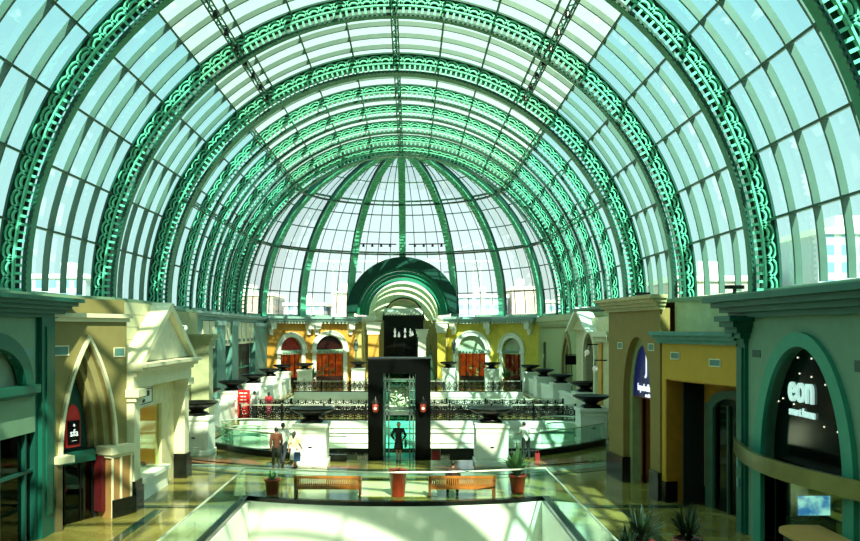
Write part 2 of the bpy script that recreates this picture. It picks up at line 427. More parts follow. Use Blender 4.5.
for X in (-1, 1):
    tiebar.tube([(X*.7, 91.0-.6, ZC+7.9), (X*5.0, 90.2-.4, ZC+7.9)], .07, 6)
    for i in range(4): tiebar.lathe([(.1, .12), (.16, -.15), (.1, -.16)], X*(1.4+i*1.0), 90.2, 8, Matrix.Translation((0, 0, ZC+7.75)))
tag(tiebar.build('lamp_rail', BLACK), 'thin dark lamp rail with small spotlights across the dome glass above the porch', 'lamp rail')

# ------------------------------------------------------------------ porch behind the dome
por = E('glass_porch', 'arched green porch vault behind the dome with a cream end wall', 'porch', loc=(0, 0, 0))
m = MB(); m.ring(5.2, PR, 90.6, 91.0, 0, pi, 40, PX, ZC+.1); m.build('dark_front_arch', mat('deep_green_arch', '#0B4336', .35, .1, .2), por)
for i, (r, ya, yb) in enumerate([(5.2, 91.0, 93), (4.95, 93, 95), (4.7, 95, 97.2), (4.45, 97.2, 99.4)]):
    m = MB(); m.ring(r+.04, r+.06, ya, yb, 0, pi, 36, PX, ZC); m.build('vault_glass', GL_APSE, por)
    
    for kk in range(3): m = MB(); m.ring(r-.12-.13*(kk == 0), r+.12, ya+kk*.7, ya+kk*.7+.2, 0, pi, 36, PX, ZC); m.build('arch_ring', LTGREEN if kk else GREEN, por)
m = MB(); A = rarch(PX, 2.5, ZC-.6, 2.75, 24); B = rarch(PX, 4.6, ZC-.6, 4.75, 24)
m.band(B, A, 99.4, 99.8); m.build('end_wall', jointmat('cream_voussoir_stone', '#FBF3C4', 1.1, '#B5AC7C', 'X'), por)
m = MB(); m.band(rarch(PX, 2.62, ZC-.6, 2.87), rarch(PX, 2.45, ZC-.6, 2.7), 99.2, 99.42); m.build('window_surround', BLACK, por)
m = MB(); m.prism(A, 99.9, 100); m.build('fanlight', mat('milky_fanlight', '#C8CCA8', .5), por)
m = MB(); m.box(PX-2.45, PX+2.45, 99.0, 99.15, 0, ZC+.1); m.build('dark_entrance_screen', mat('entrance_glass', '#10120F', .15), por)
m = MB()
for i in range(13): m.prism([(PX-2.4+i*.37, ZC+.9), (PX-2.4+i*.37+.37, ZC+.9), (PX-2.4+i*.37+.33, ZC+.2), (PX-2.4+i*.37+.18, ZC-.05), (PX-2.4+i*.37+.04, ZC+.2)], 98.6, 98.75)
m.build('scalloped_awning', WHITE, por)
m = MB()
for x in (-1.2, 0, 1.2): m.box(PX+x-.05, PX+x+.05, 98.9, 99, 0, 6)
m.box(PX-2.4, PX+2.4, 98.9, 99, 6, 6.15); m.build('screen_bar', IRON, por)
chn = E('chandelier', 'white glass chandelier hanging in the dark porch opening', 'chandelier')
m = MB()
for i in range(9):
    a = i*.7; m.lathe([(.02, .5), (.12, .2), (.16, 0), (.05, -.1)], PX+cos(a)*1.1, 97.5+sin(a)*.8, 8, Matrix.Translation((0, 0, 5.2+.35*sin(i*2))))
m.build('glass_drop', emis('lamp_glass', '#DDE6D5', .5), chn)
m = MB(); m.tube([(PX, 97.5, 5.6), (PX, 97.5, 7.6)], .04); m.tube([(PX-1.1, 97.5, 5.7), (PX+1.1, 97.5, 5.7)], .03); m.build('stem', IRON, chn)
# side walls and sign at porch
st(MB().box(PX-5.3, PX-2.45, 98.9, 99.4, 0, ZC-.6).box(PX+2.45, PX+5.3, 98.9, 99.4, 0, ZC-.6).build('wall_porch', mat('pale_ochre_plaster', '#A5975C', .7)))  # one even pale ochre paint on both side walls
tag(MB().box(PX-2.0, PX+2.2, 96.0, 96.4, .9, 2.0).build('reception_counter', WHITE), 'white counter inside the porch entrance', 'counter')
tag(MB().box(PX-.1, PX+.9, 95.8, 95.95, 1.1, 1.9).build('red_panel', RED), 'small red panel in front of the white porch counter', 'panel')
def column(label, x, y, w, ztop, m, name='column', group=None, zcap=.45, capm=WHITE):
    e = E(name, label, 'column', group, (x, y, 0)); h = w/2
    MB().box(-h, h, -h, h, .35, ztop-zcap).build('shaft', m, e, bevel=.02)
    MB().box(-h-.08, h+.08, -h-.08, h+.08, 0, .35).build('base', WHITE, e)
    q = MB(); q.box(-h-.1, h+.1, -h-.1, h+.1, ztop-zcap, ztop-zcap*.6); q.box(-h-.2, h+.2, -h-.2, h+.2, ztop-zcap*.6, ztop-.12); q.box(-h-.3, h+.3, -h-.3, h+.3, ztop-.12, ztop); q.build('capital', capm, e)
    return e
column('orange plastered pier with white capital on the left of the porch', -3.25, 90.2, 1.2, 6.7, ORANGE, 'porch_pier', 'porch piers', 1.4)
column('slender white column on the right of the porch opening', 2.2, 90.2, .9, 5.9, WHITE, 'porch_pier', 'porch piers', .9)
column('yellow pier with white capital at the right edge of the porch', 4.35, 89.2, .9, 6.7, LEMON, 'porch_pier', 'porch piers', 1.2)
tag(MB().lathe([(.45, 0), (.42, 1), (.02, 4.2), (.01, 4.3)], 3.15, 90, 16).build('conical_topiary', mat('dark_topiary_green', '#16402A', .7, 0, .3, 8)), 'tall dark green cone beside the right porch column', 'topiary')

# ------------------------------------------------------------------ floors
def flat_slab(name, outer, holes, z0, z1, m):
    cu = bpy.data.curves.new(name, 'CURVE'); cu.dimensions = '2D'; cu.fill_mode = 'BOTH'; cu.extrude = (z1-z0)/2
    for poly in [outer]+holes:
        sp = cu.splines.new('POLY'); sp.points.add(len(poly)-1); sp.use_cyclic_u = True
        for p, (x, y) in zip(sp.points, poly): p.co = (x, y, 0, 1)
    t = bpy.data.objects.new('tmp', cu); COL.objects.link(t); dg = bpy.context.evaluated_depsgraph_get()
    me = bpy.data.meshes.new_from_object(t.evaluated_get(dg)); bpy.data.objects.remove(t)
    me.transform(Matrix.Translation((0, 0, (z0+z1)/2)))
    bm = bmesh.new(); bm.from_mesh(me); bmesh.ops.remove_doubles(bm, verts=bm.verts, dist=1e-4); bmesh.ops.recalc_face_normals(bm, faces=bm.faces); bm.to_mesh(me); bm.free()
    me.materials.clear(); me.materials.append(m); o = bpy.data.objects.new(name, me); COL.objects.link(o); return st(o)
AX = .4
def edge(x): return 35.6+.075*max(0, abs(x-AX)-2)**2
VL, VR = -4.65, 5.35
def rimA(x): return 26.3+.9*((x-AX)/5)**2
holeA = [(VL, -3), (VR, -3)]+[(VR-(VR-VL)*i/12, rimA(VR-(VR-VL)*i/12)) for i in range(13)]
BL, BR = -10.0, 11.4
arcB = [(BL+(BR-BL)*i/40, edge(BL+(BR-BL)*i/40)) for i in range(41)]
holeB = [(BR, 51.3), (BL, 51.3)]+arcB
holeC = [(BL, 55.3), (BR, 55.3), (BR, 75.1), (BL, 75.1)]
flat_slab('floor', [(-17, -6), (17, -6), (17, 101), (-17, 101)], [holeA, holeB, holeC], -.3, 0, MARBLE)
st(MB().box(-20, 20, -8, 104, -5.6, -5.4).build('floor_lower', mat('lower_floor_stone', '#A9A688', .4)))
st(MB().box(-400, 400, -200, 700, -7, -6).build('ground', mat('desert_ground', '#CFC3A4', .9)))
# fascias of the voids
WJ = mat('white_fascia', '#E9EFDF', .5, 0, .02)
m = MB()
m.vprism([(VL-.3, 27.4), (VL-.3, -3), (VL+.03, -3), (VL+.03, rimA(VL)-.03)]+[(VL+(VR-VL)*i/12, rimA(VL+(VR-VL)*i/12)-.03) for i in range(1, 12)]+[(VR-.03, rimA(VR)-.03), (VR-.03, -3), (VR+.3, -3), (VR+.3, 27.4)], -5.4, -.005)
st(m.build('wall_front_void', WJ))
def fascia(name, x0, x1, y, d, zb=-1.75):
    m = MB(); m.box(x0, x1, y-.04, y+.3, -.3, -.004); m.box(x0, x1, y-.02, y+.35, -.45, -.3); m.box(x0, x1, y+.08, y+.35, zb+.5, -.45); m.box(x0, x1, y-.02, y+.35, zb+.35, zb+.5); m.box(x0, x1, y+.05, y+.35, zb, zb+.35); m.box(x0, x1, y-.03, y+.35, -.75, -.7)
    return st(m.build(name, WJ))
fascia('wall_bridge', BL, BR, 51, 1); fascia('wall_back_void', BL, BR, 74.8, 1)
st(MB().box(BL, BR, 54.9, 55.3, -1.2, -.3).build('wall_bridge_rear', WJ))
for nm, x in (('wall_left_void', BL-.35), ('wall_right_void', BR)):
    m = MB(); m.box(x, x+.35, 39.8, 51, -1.75, -.3); m.box(x, x+.35, 55.3, 74.8, -1.75, -.3)
    for k in range(9): y = 40+k*4; m.box(x, x+.35, y, y+.9, -5.4, -1.75)
    st(m.build(nm, WJ))
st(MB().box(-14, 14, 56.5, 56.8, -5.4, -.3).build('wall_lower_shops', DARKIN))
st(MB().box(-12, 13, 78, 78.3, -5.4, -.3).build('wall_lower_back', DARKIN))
# lower shop goods glimpsed beneath the bridge
for k, (x, c, h) in enumerate([(-3.9, '#C8B060', .9), (-3.3, '#B04830', 1.0), (-2.7, '#8FA890', .9), (-2.0, '#DDE0D0', .6), (-1.5, '#D8DDE0', .8), (2.0, '#D9DDD2', .8), (2.6, '#A01E24', 1.6), (3.2, '#D0D4D0', .6)]):
    mm = mat('goods_%s' % c[1:], c, .6); e = E('clothes_rack', 'rack of garments in the dark lower shop below the bridge, colour tone %s' % {'#C8B060':'mustard','#B04830':'rust','#8FA890':'sage','#DDE0D0':'cream','#D8DDE0':'ice white','#D9DDD2':'off white','#A01E24':'deep red','#D0D4D0':'pale grey'}[c], 'clothes rack', 'lower shop racks', (x-.4 if x < 0 else x, 54.2, -5.4))
    q = MB(); q.tube([(-.3, 0, 0), (-.3, 0, 2.6+h*.3), (.3, 0, 2.6+h*.3), (.3, 0, 0)], .03); q.build('frame', STEEL, e)
    q = MB()
    for i in range(5): q.box(-.27+i*.11, -.2+i*.11, -.2, .2, 2.0, 2.5+h*.3+.03*(i % 2))
    q.build('garments', mm, e)
# floor inlays
def inlay(i, pts, m): st(MB().vprism(pts, .002, .012).build('trim_%d' % i, m))
DKI = mat('dark_green_marble', '#1E3A2C', .12, 0, .3, 2); BRI = mat('terracotta_marble', '#8A5636', .12, 0, .15, 2); PAL = mat('pale_marble', '#D8D4A8', .12, 0, .08, 2)
inlay(10, [(-9.6, 26.1), (VL-.02, 26.1), (VL-.02, 26.45), (-9.6, 26.45)], DKI)
inlay(11, [(VR+.02, 26.1), (10, 26.1), (10, 26.45), (VR+.02, 26.45)], DKI)
def arcstrip(i, y0, w, m, k=.05, xa=-9.8, xb=11.2):
    xs = [xa+(xb-xa)*j/30 for j in range(31)]; f = lambda x: y0+k*(x-AX)**2*.6
    inlay(i, [(x, f(x)) for x in xs]+[(x, f(x)+w) for x in reversed(xs)], m)
arcstrip(12, 30.9, .3, DKI); arcstrip(13, 31.6, 1.0, mat('grey_green_marble', '#7C8E78', .12, 0, .15, 2)); arcstrip(14, 33.0, .25, DKI)
inlay(15, [(-3.3, 33.5), (-1.3, 33.5), (-1.3, 34.1), (-3.3, 34.1)], BRI); inlay(16, [(1.9, 33.5), (4.0, 33.5), (3.6, 34.1), (1.9, 34.1)], BRI)
inlay(17, [(-1, 27.9), (1.8, 27.9), (1.8, 30.6), (-1, 30.6)], PAL)
inlay(18, [(-9, 34.6), (-5.6, 34.6), (-6.4, 36.0), (-9, 36.4)], BRI); inlay(19, [(6.0, 34.2), (8.7, 34.6), (8.7, 36.4), (6.6, 35.8)], BRI)
for i, (xa, xb) in enumerate([(-15, -14.4), (-7.4, -7.1), (7.6, 7.9)]): inlay(20+i, [(xa, 16), (xb, 16), (xb, 25.8), (xa, 25.8)], DKI)
# black kerbs
m = MB(); m.sweep([(BL+.1+(BR-BL-.2)*i/40, edge(BL+.1+(BR-BL-.2)*i/40)-.12, 0) for i in range(0, 16)], .24, .28); m2 = MB(); m2.sweep([(BL+.1+(BR-BL-.2)*i/40, edge(BL+.1+(BR-BL-.2)*i/40)-.12, 0) for i in range(26, 41)], .24, .28)
tag(m.build('kerb', BLACKST), 'curved black stone kerb of the middle void, left of the lift', 'kerb'); tag(m2.build('kerb', BLACKST), 'curved black stone kerb of the middle void, right of the lift', 'kerb')
m = MB(); m.sweep([(VL-.12, 5, .001)]+[(VL-.12+(VR-VL+.24)*i/12, rimA(VL+(VR-VL)*i/12)+.12, .001) for i in range(13)]+[(VR+.12, 5, .001)], .24, .14)
tag(m.build('kerb', BLACKST), 'black stone kerb around the front void', 'kerb')

# ------------------------------------------------------------------ glass balustrades
def balustrade(label, path, panel=1.5, h=1.05, z=0, group='glass balustrades', top=.05, gm=None):
    e = E('glass_balustrade', label, 'balustrade', group)
    P = [Vector((x, y, z)) for x, y in path]; m = MB(); n = len(P); vs = []; fs = []
    for i in range(n-1):
        a, b = P[i], P[i+1]; d = (b-a).normalized()*.012; t = Vector((d.y, -d.x, 0))*.6
        m.add([a+d-t, b-d-t, b-d+t, a+d+t]+[q+Vector((0, 0, h-.03)) for q in (a+d-t, b-d-t, b-d+t, a+d+t)], [(0,3,2,1),(4,5,6,7),(0,1,5,4),(1,2,6,5),(2,3,7,6),(3,0,4,7)])
    m.build('glass_panel', gm or GL_BAL, e)
    m = MB(); m.tube([p+Vector((0, 0, h)) for p in P], top*.6, 8); m.build('handrail', STEEL, e)
    return e
bal_z = .141
balustrade('straight glass balustrade with steel handrail in front of the two benches', [(VL-.12+(VR-VL+.24)*i/8, rimA(VL+(VR-VL)*i/8)+.12) for i in range(9)], z=bal_z, h=.95)
balustrade('long glass balustrade running towards the camera on the left of the front void', [(VL-.12, 27.3-i*1.6) for i in range(14)], z=bal_z, h=.95)
balustrade('long glass balustrade running towards the camera on the right of the front void', [(VR+.12, 27.3-i*1.6) for i in range(14)], z=bal_z, h=.95)
balustrade('curved glass balustrade of the middle void, left of the lift', [(BL+.1+(BR-BL-.2)*i/40, edge(BL+.1+(BR-BL-.2)*i/40)-.12) for i in range(0, 16)], z=.281, h=.8)
balustrade('curved glass balustrade of the middle void, right of the lift', [(BL+.1+(BR-BL-.2)*i/40, edge(BL+.1+(BR-BL-.2)*i/40)-.12) for i in range(26, 41)], z=.281, h=.8)
def curl(label, cx, cy, s):
    e = E('curved_glass_screen', label, 'glass screen', 'curled glass screens', (cx, cy, 0)); m = MB(); t = MB(); d = MB()
    for k, r in enumerate((1.15, .8)):
        p = [(s*r*cos(a), r*sin(a)) for a in [pi*.1+pi*1.2*i/12 for i in range(13)]]
        m.sweep([(x, y, .02) for x, y in p], .02, 1.4-.3*k); t.tube([(x, y, 1.43-.3*k) for x, y in p], .035, 6)
        d.tube([(x, y, .6) for x, y in p], .03, 6)
    m.build('glass_panel', GL_BAL, e); t.build('handrail', STEEL, e); d.build('mid_rail', TEALG, e)
    return e
curl('curled glass screen with steel rails beside the left pedestal row', -7.6, 40.9, 1).location.z = -.3
curl('curled glass screen with steel rails beside the right pedestal row', 8.9, 42.2, -1).location.z = -.3

# ------------------------------------------------------------------ wrought iron railings
def ironrail(label, x0, x1, y, h=1.05, handm=STEEL):
    e = E('iron_railing', label, 'railing', 'wrought iron railings', (0, y, 0)); m = MB()
    m.box(x0, x1, -.035, .035, h-.07, h); m.build('handrail', handm, e)
    m = MB(); m.box(x0, x1, -.03, .03, .02, .09); m.box(x0, x1, -.02, .02, h-.24, h-.2); m.box(x0, x1, -.02, .02, .22, .26)
    k = int((x1-x0)/2.4)
    for i in range(k+1): x = x0+(x1-x0)*i/k; m.box(x-.06, x+.06, -.06, .06, 0, h+.04)
    m.build('frame', IRON, e)
    m = MB(); k = int((x1-x0)/.52); F = Matrix.Identity(4)
    for i in range(k):
        x = x0+(x1-x0)*(i+.5)/k
        m.ring(.15, .22, -.03, .03, 0, 2*pi, 12, x, .54); m.ring(.03, .11, -.02, .02, 0, 2*pi, 8, x, .54)
        for s in (-1, 1):
            m.ring(.04, .11, -.02, .02, 0, 2*pi, 8, x+s*.18, .74); m.ring(.04, .11, -.02, .02, 0, 2*pi, 8, x+s*.18, .34)
        m.box(x-.29, x-.23, -.02, .02, .05, h-.05)
        for j in range(4): m.ring(.02, .05, -.02, .02, 0, 2*pi, 6, x-.2+j*.13, h-.14)
    m.build('scrollwork', IRON, e)
ironrail('wrought iron scroll railing along the near edge of the bridge', BL, BR, 51.1)
ironrail('wrought iron scroll railing along the far edge of the bridge', BL, BR, 55.2)
ironrail('wrought iron scroll railing of the rear floor in front of the arched shops', BL-.1, BR-.1, 74.9)

# ------------------------------------------------------------------ pedestals and bowls
def mk_pedestal():
    e = E('pedestal', '', 'pedestal', 'white panelled pedestals'); h = .68
    shf = MB().box(-h, h, -h, h, .2, 1.62).build('shaft', WHITE, e, bevel=.015)
    MB().box(-h-.05, h+.05, -h-.05, h+.05, 0, .2).build('plinth', WHITE, e, bevel=.01)
    MB().box(-h-.06, h+.06, -h-.06, h+.06, 1.62, 1.8).build('cap', WHITE, e, bevel=.02)
    m = MB()
    for s in (-1, 1):
        m.box(-.5, .5, s*(h+.012)-.012, s*(h+.012)+.012, 1.42, 1.46); m.box(-.5, .5, s*(h+.012)-.012, s*(h+.012)+.012, .34, .38)
        for x in (-.52, .48): m.box(x, x+.04, s*(h+.012)-.012, s*(h+.012)+.012, .34, 1.46)
    m.build('panel_moulding', WHITE, shf)
    MB().box(-.08, .08, -h-.02, -h, .78, .84).build('vent_slot', BLACK, shf)
    return e
def mk_bowl():
    e = E('bowl', '', 'bowl', 'wide black bowls')
    MB().lathe([(.42, 0), (.5, .03), (.5, .1), (.34, .14), (.3, .2), (.5, .3), (.78, .42), (.93, .52), (.96, .58), (.93, .6), (.88, .57), (.6, .42), (.2, .36), (.02, .35)], 0, 0, 32).build('dish', BRONZE, e, smooth=True)
    MB().box(-.46, .46, -.46, .46, -.04, .02).build('base', BLACKST, e)
    return e
ped0, bow0 = mk_pedestal(), mk_bowl(); first = [1]
def pedestal(x, y, t, sc=1, zz=0):
    p = ped0 if first[0] else copytree(ped0); b = bow0 if first[0] else copytree(bow0); first[0] = 0
    p.location = (x, y, zz); b.location = (x, y, zz+1.8+.04); p['label'] = 'white panelled square pedestal '+t; b['label'] = 'wide black bowl on the pedestal '+t
pedestal(-3.4, 34.7, 'just left of the black lift'); pedestal(4.35, 34.7, 'just right of the black lift')
nums = ['nearest', 'second', 'third', 'fourth', 'fifth', 'farthest']
for i, (x, y) in enumerate([(-9.15, 37.6), (-10.95, 46), (-10.95, 53.2), (-11.0, 60.6), (-11.3, 69.5), (-11.5, 77.5)]): pedestal(x, y, 'in the left gallery row, %s one' % nums[i])
for i, (x, y) in enumerate([(10.2, 41.3), (12.2, 52), (12.25, 60.6), (12.35, 69), (12.4, 77)]): pedestal(x, y, 'in the right gallery row, %s one' % (nums[:4]+nums[5:])[i])
for x, y, t in [(-9.8, 81.0, 'before the left rear arches'), (-4.6, 84.5, 'left of the porch'), (4.9, 84.5, 'right of the porch'), (9.3, 83.0, 'before the right rear arches')]: pedestal(x, y, t)
# low white walls between pedestals
k = 30
for x, ys in ((-10.6, [(47, 51.8), (54.4, 59.8), (61.4, 68.6), (70.4, 74.9)]), (12.1, [(47, 51.2), (53, 59.7), (61.5, 68.1), (69.9, 74.9)])):
    for a, b in ys:
        o = MB(); o.box(x-.12, x+.12, a, b, 0, 1.15); o.box(x-.2, x+.2, a, b, 1.15, 1.3)
        tag(o.build('parapet', WHITE), 'low white parapet of the %s gallery row, %s of its four lengths' % ('left' if x < 0 else 'right', {47: 'nearest', 54.4: 'second', 53: 'second', 61.4: 'third', 61.5: 'third', 70.4: 'farthest', 69.9: 'farthest'}[a]), 'parapet', 'gallery parapets')

# ------------------------------------------------------------------ lift tower
lf = E('lift_tower', 'black lift tower with open glass front in the centre of the floor', 'lift', loc=(AX-.03, 35.75, 0))
w = 1.4
m = MB(); m.box(-w, -w+.68, 0, 2.2, -5.4, 4.45); m.build('left_pillar', BLACK, lf); m = MB(); m.box(w-.68, w, 0, 2.2, -5.4, 4.45); m.build('right_pillar', BLACK, lf)
MB().box(-w+.68, w-.68, 0, 2.2, 3.85, 4.45).build('head', BLACK, lf); MB().box(-w-.03, w+.03, -.03, 2.23, 4.45, 4.53).build('coping', IRON, lf)
MB().box(-w+.68, w-.68, 2.1, 2.15, -5.4, 3.85).build('rear_glass', glassmat('pale_aqua_glass', '#BFEFEA', .15), lf)
m = MB()
for x in (-.66, -.5, .44, .6): m.box(x, x+.06, .15, .25, 0, 3.85)
m.box(-.7, .7, .15, .25, 1.98, 2.12); m.box(-.7, .7, .15, .25, 2.25, 2.35); m.box(-.7, .7, .1, .2, 3.55, 3.62); m.build('guide_rail', mat('grey_metal', '#66756E', .4, .6), lf)
MB().box(-.6, .6, .28, .3, .05, 1.95).build('glass_door', glassmat('aqua_door_glass', '#CDF5F2', .15), lf)
MB().box(-.64, .64, .4, 1.8, 2.0, 2.12).build('car_roof', mat('pale_machinery', '#C5D8C4', .4, .2, .2, 4), lf)
m = MB()
random.seed(3)
for i in range(22):
    x = random.uniform(-.5, .45); z = 2.2+random.random()*1.0; a = random.uniform(-.8, .8); l = random.uniform(.15, .4)
    m.tube([(x-l*cos(a)/2, .6+random.random()*.4, z-l*sin(a)/2), (x+l*cos(a)/2, .6+random.random()*.4, z+l*sin(a)/2)], .045, 5)
m.box(-.5, .5, 1.0, 1.4, 2.2, 3.2); m.build('winding_gear', mat('pale_green_machinery', '#B9D2B4', .4, .3, .3, 6), lf)
MB().box(-.12, .12, .3, .38, 2.02, 2.1).build('lift_sign', BLACK, lf)
MB().box(-w+.7, w-.7, .02, 2.1, -.3, 0).build('threshold', mat('lift_threshold', '#9BAF9F', .3, .5), lf)
for x, t in ((-1.06, 'left'), (1.06, 'right')):
    e = E('wall_lantern', 'red glass lantern on the %s black pillar of the lift' % t, 'lantern', 'lift lanterns', (AX-.03+x, 35.75, 2.35))
    sh_ = MB().lathe([(.08, -.2), (.13, -.1), (.14, .1), (.12, .2)], 0, -.24, 12).build('shade', emis('red_lantern_glass', '#8E3A2A', .5), e, True)
    MB().ell((0, -.37, -.02), .05).build('bulb', emis('lantern_bulb', '#FFE2B0', 5), sh_)
    q = MB(); q.lathe([(.2, .22), (.1, .34), (.02, .5)], 0, -.24, 12); q.box(-.03, .03, -.24, 0, .34, .4); q.build('cap', IRON, e)

# ------------------------------------------------------------------ benches and pots
def bench(label, x0, x1, y):
    e = E('bench', label, 'bench', 'slatted teak benches', ((x0+x1)/2, y, 0)); w = (x1-x0)/2
    MB().box(-w+.05, w-.05, -.02, .46, .36, .41).build('seat', WOOD, e)
    m = MB(); m.box(-w, w, -.06, -.01, .68, .76); m.box(-w, w, -.06, -.01, .3, .37)
    k = int(2*w/.075)
    for i in range(k): x = -w+.05+(2*w-.1)*(i+.5)/k; m.box(x-.02, x+.02, -.05, -.02, .37, .68)
    m.build('backrest', WOOD, e)
    for x in (-w, w-.07):
        for y2 in (-.07, .42): MB().box(x, x+.07, y2, y2+.07, 0, .76 if y2 < 0 else .6).build('leg', WOODD, e)
        MB().box(x-.01, x+.08, -.07, .5, .58, .63).build('armrest', WOOD, e)
    return e
bench('slatted teak bench seen from behind, empty, left of the middle clay pot', -3.15, -.85, 27.65)
bench('slatted teak bench seen from behind with a person seated on it', 1.5, 3.8, 27.65)
def pot(label, x, y, r, h, plant, gl='clay pots with plants'):
    e = E('potted_plant', label, 'potted plant', gl, (x, y, 0))
    po = MB().lathe([(r*.72, 0), (r*.74, .03), (r*.98, h-.08), (r*1.06, h-.07), (r*1.06, h), (r*.93, h), (r*.9, h-.06), (.02, h-.06)], 0, 0, 24).build('pot', TERRA, e, True)
    MB().lathe([(.02, h-.1), (r*.9, h-.1), (r*.9, h-.05), (.02, h-.03)], 0, 0, 16).build('soil', SOIL, po)
    random.seed(int(x*10)+50); m = MB(); s = MB()
    n, L, wd, mm = plant
    for i in range(n):
        a = random.uniform(0, 2*pi); sp = random.uniform(.15, 1); l = L*random.uniform(.6, 1); c = Vector((cos(a), sin(a), 0)); t = Vector((-sin(a), cos(a), 0)); pts = []
        for k in range(6):
            q = k/5; pts.append(Vector((0, 0, h-.05))+c*(.04+sp*l*.75*q)+Vector((0, 0, l*(q*(1.15-.35*sp)-.55*sp*q*q))))
        vs = []
        for k, p in enumerate(pts): ww = wd*sin(pi*min(.97, .12+.85*k/5)); vs += [p-t*ww, p+t*ww+Vector((0, 0, .002))]
        m.add(vs, [(2*k, 2*k+1, 2*k+3, 2*k+2) for k in range(5)])
    for i in range(5): a = i*1.3; s.tube([(.03*cos(a), .03*sin(a), h-.06), (.08*cos(a), .08*sin(a), h+L*.4)], .012, 5)
    m.build('foliage', mm, e); s.build('stem', LEAF, e)
    return e
pot('low red clay pot with a small spiky plant, left of both benches', -4.0, 28.2, .27, .55, (40, .5, .03, LEAFL))
pot('tall red clay pot standing between the two benches, in front of the lift', .43, 27.95, .32, .92, (14, .12, .02, LEAF))
pot('dark clay pot with a taller grey-green plant, right of both benches', 4.68, 28.5, .3, .66, (110, 1.3, .045, LEAFL))
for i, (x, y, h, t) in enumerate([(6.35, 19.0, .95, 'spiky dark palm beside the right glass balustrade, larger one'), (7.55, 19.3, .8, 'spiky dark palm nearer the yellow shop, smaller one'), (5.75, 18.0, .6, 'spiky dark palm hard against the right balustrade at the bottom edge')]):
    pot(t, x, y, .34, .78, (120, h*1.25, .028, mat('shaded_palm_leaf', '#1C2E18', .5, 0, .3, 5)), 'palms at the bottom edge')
for x, y, t in ((-10.3, 84.6, 'left rear arches'), (10.3, 85.2, 'right rear arches')):
    pot('leafy bush in a clay pot before the '+t, x+.8, y, .35, .6, (90, 1.6, .07, LEAFL), 'bushes before the rear shops')

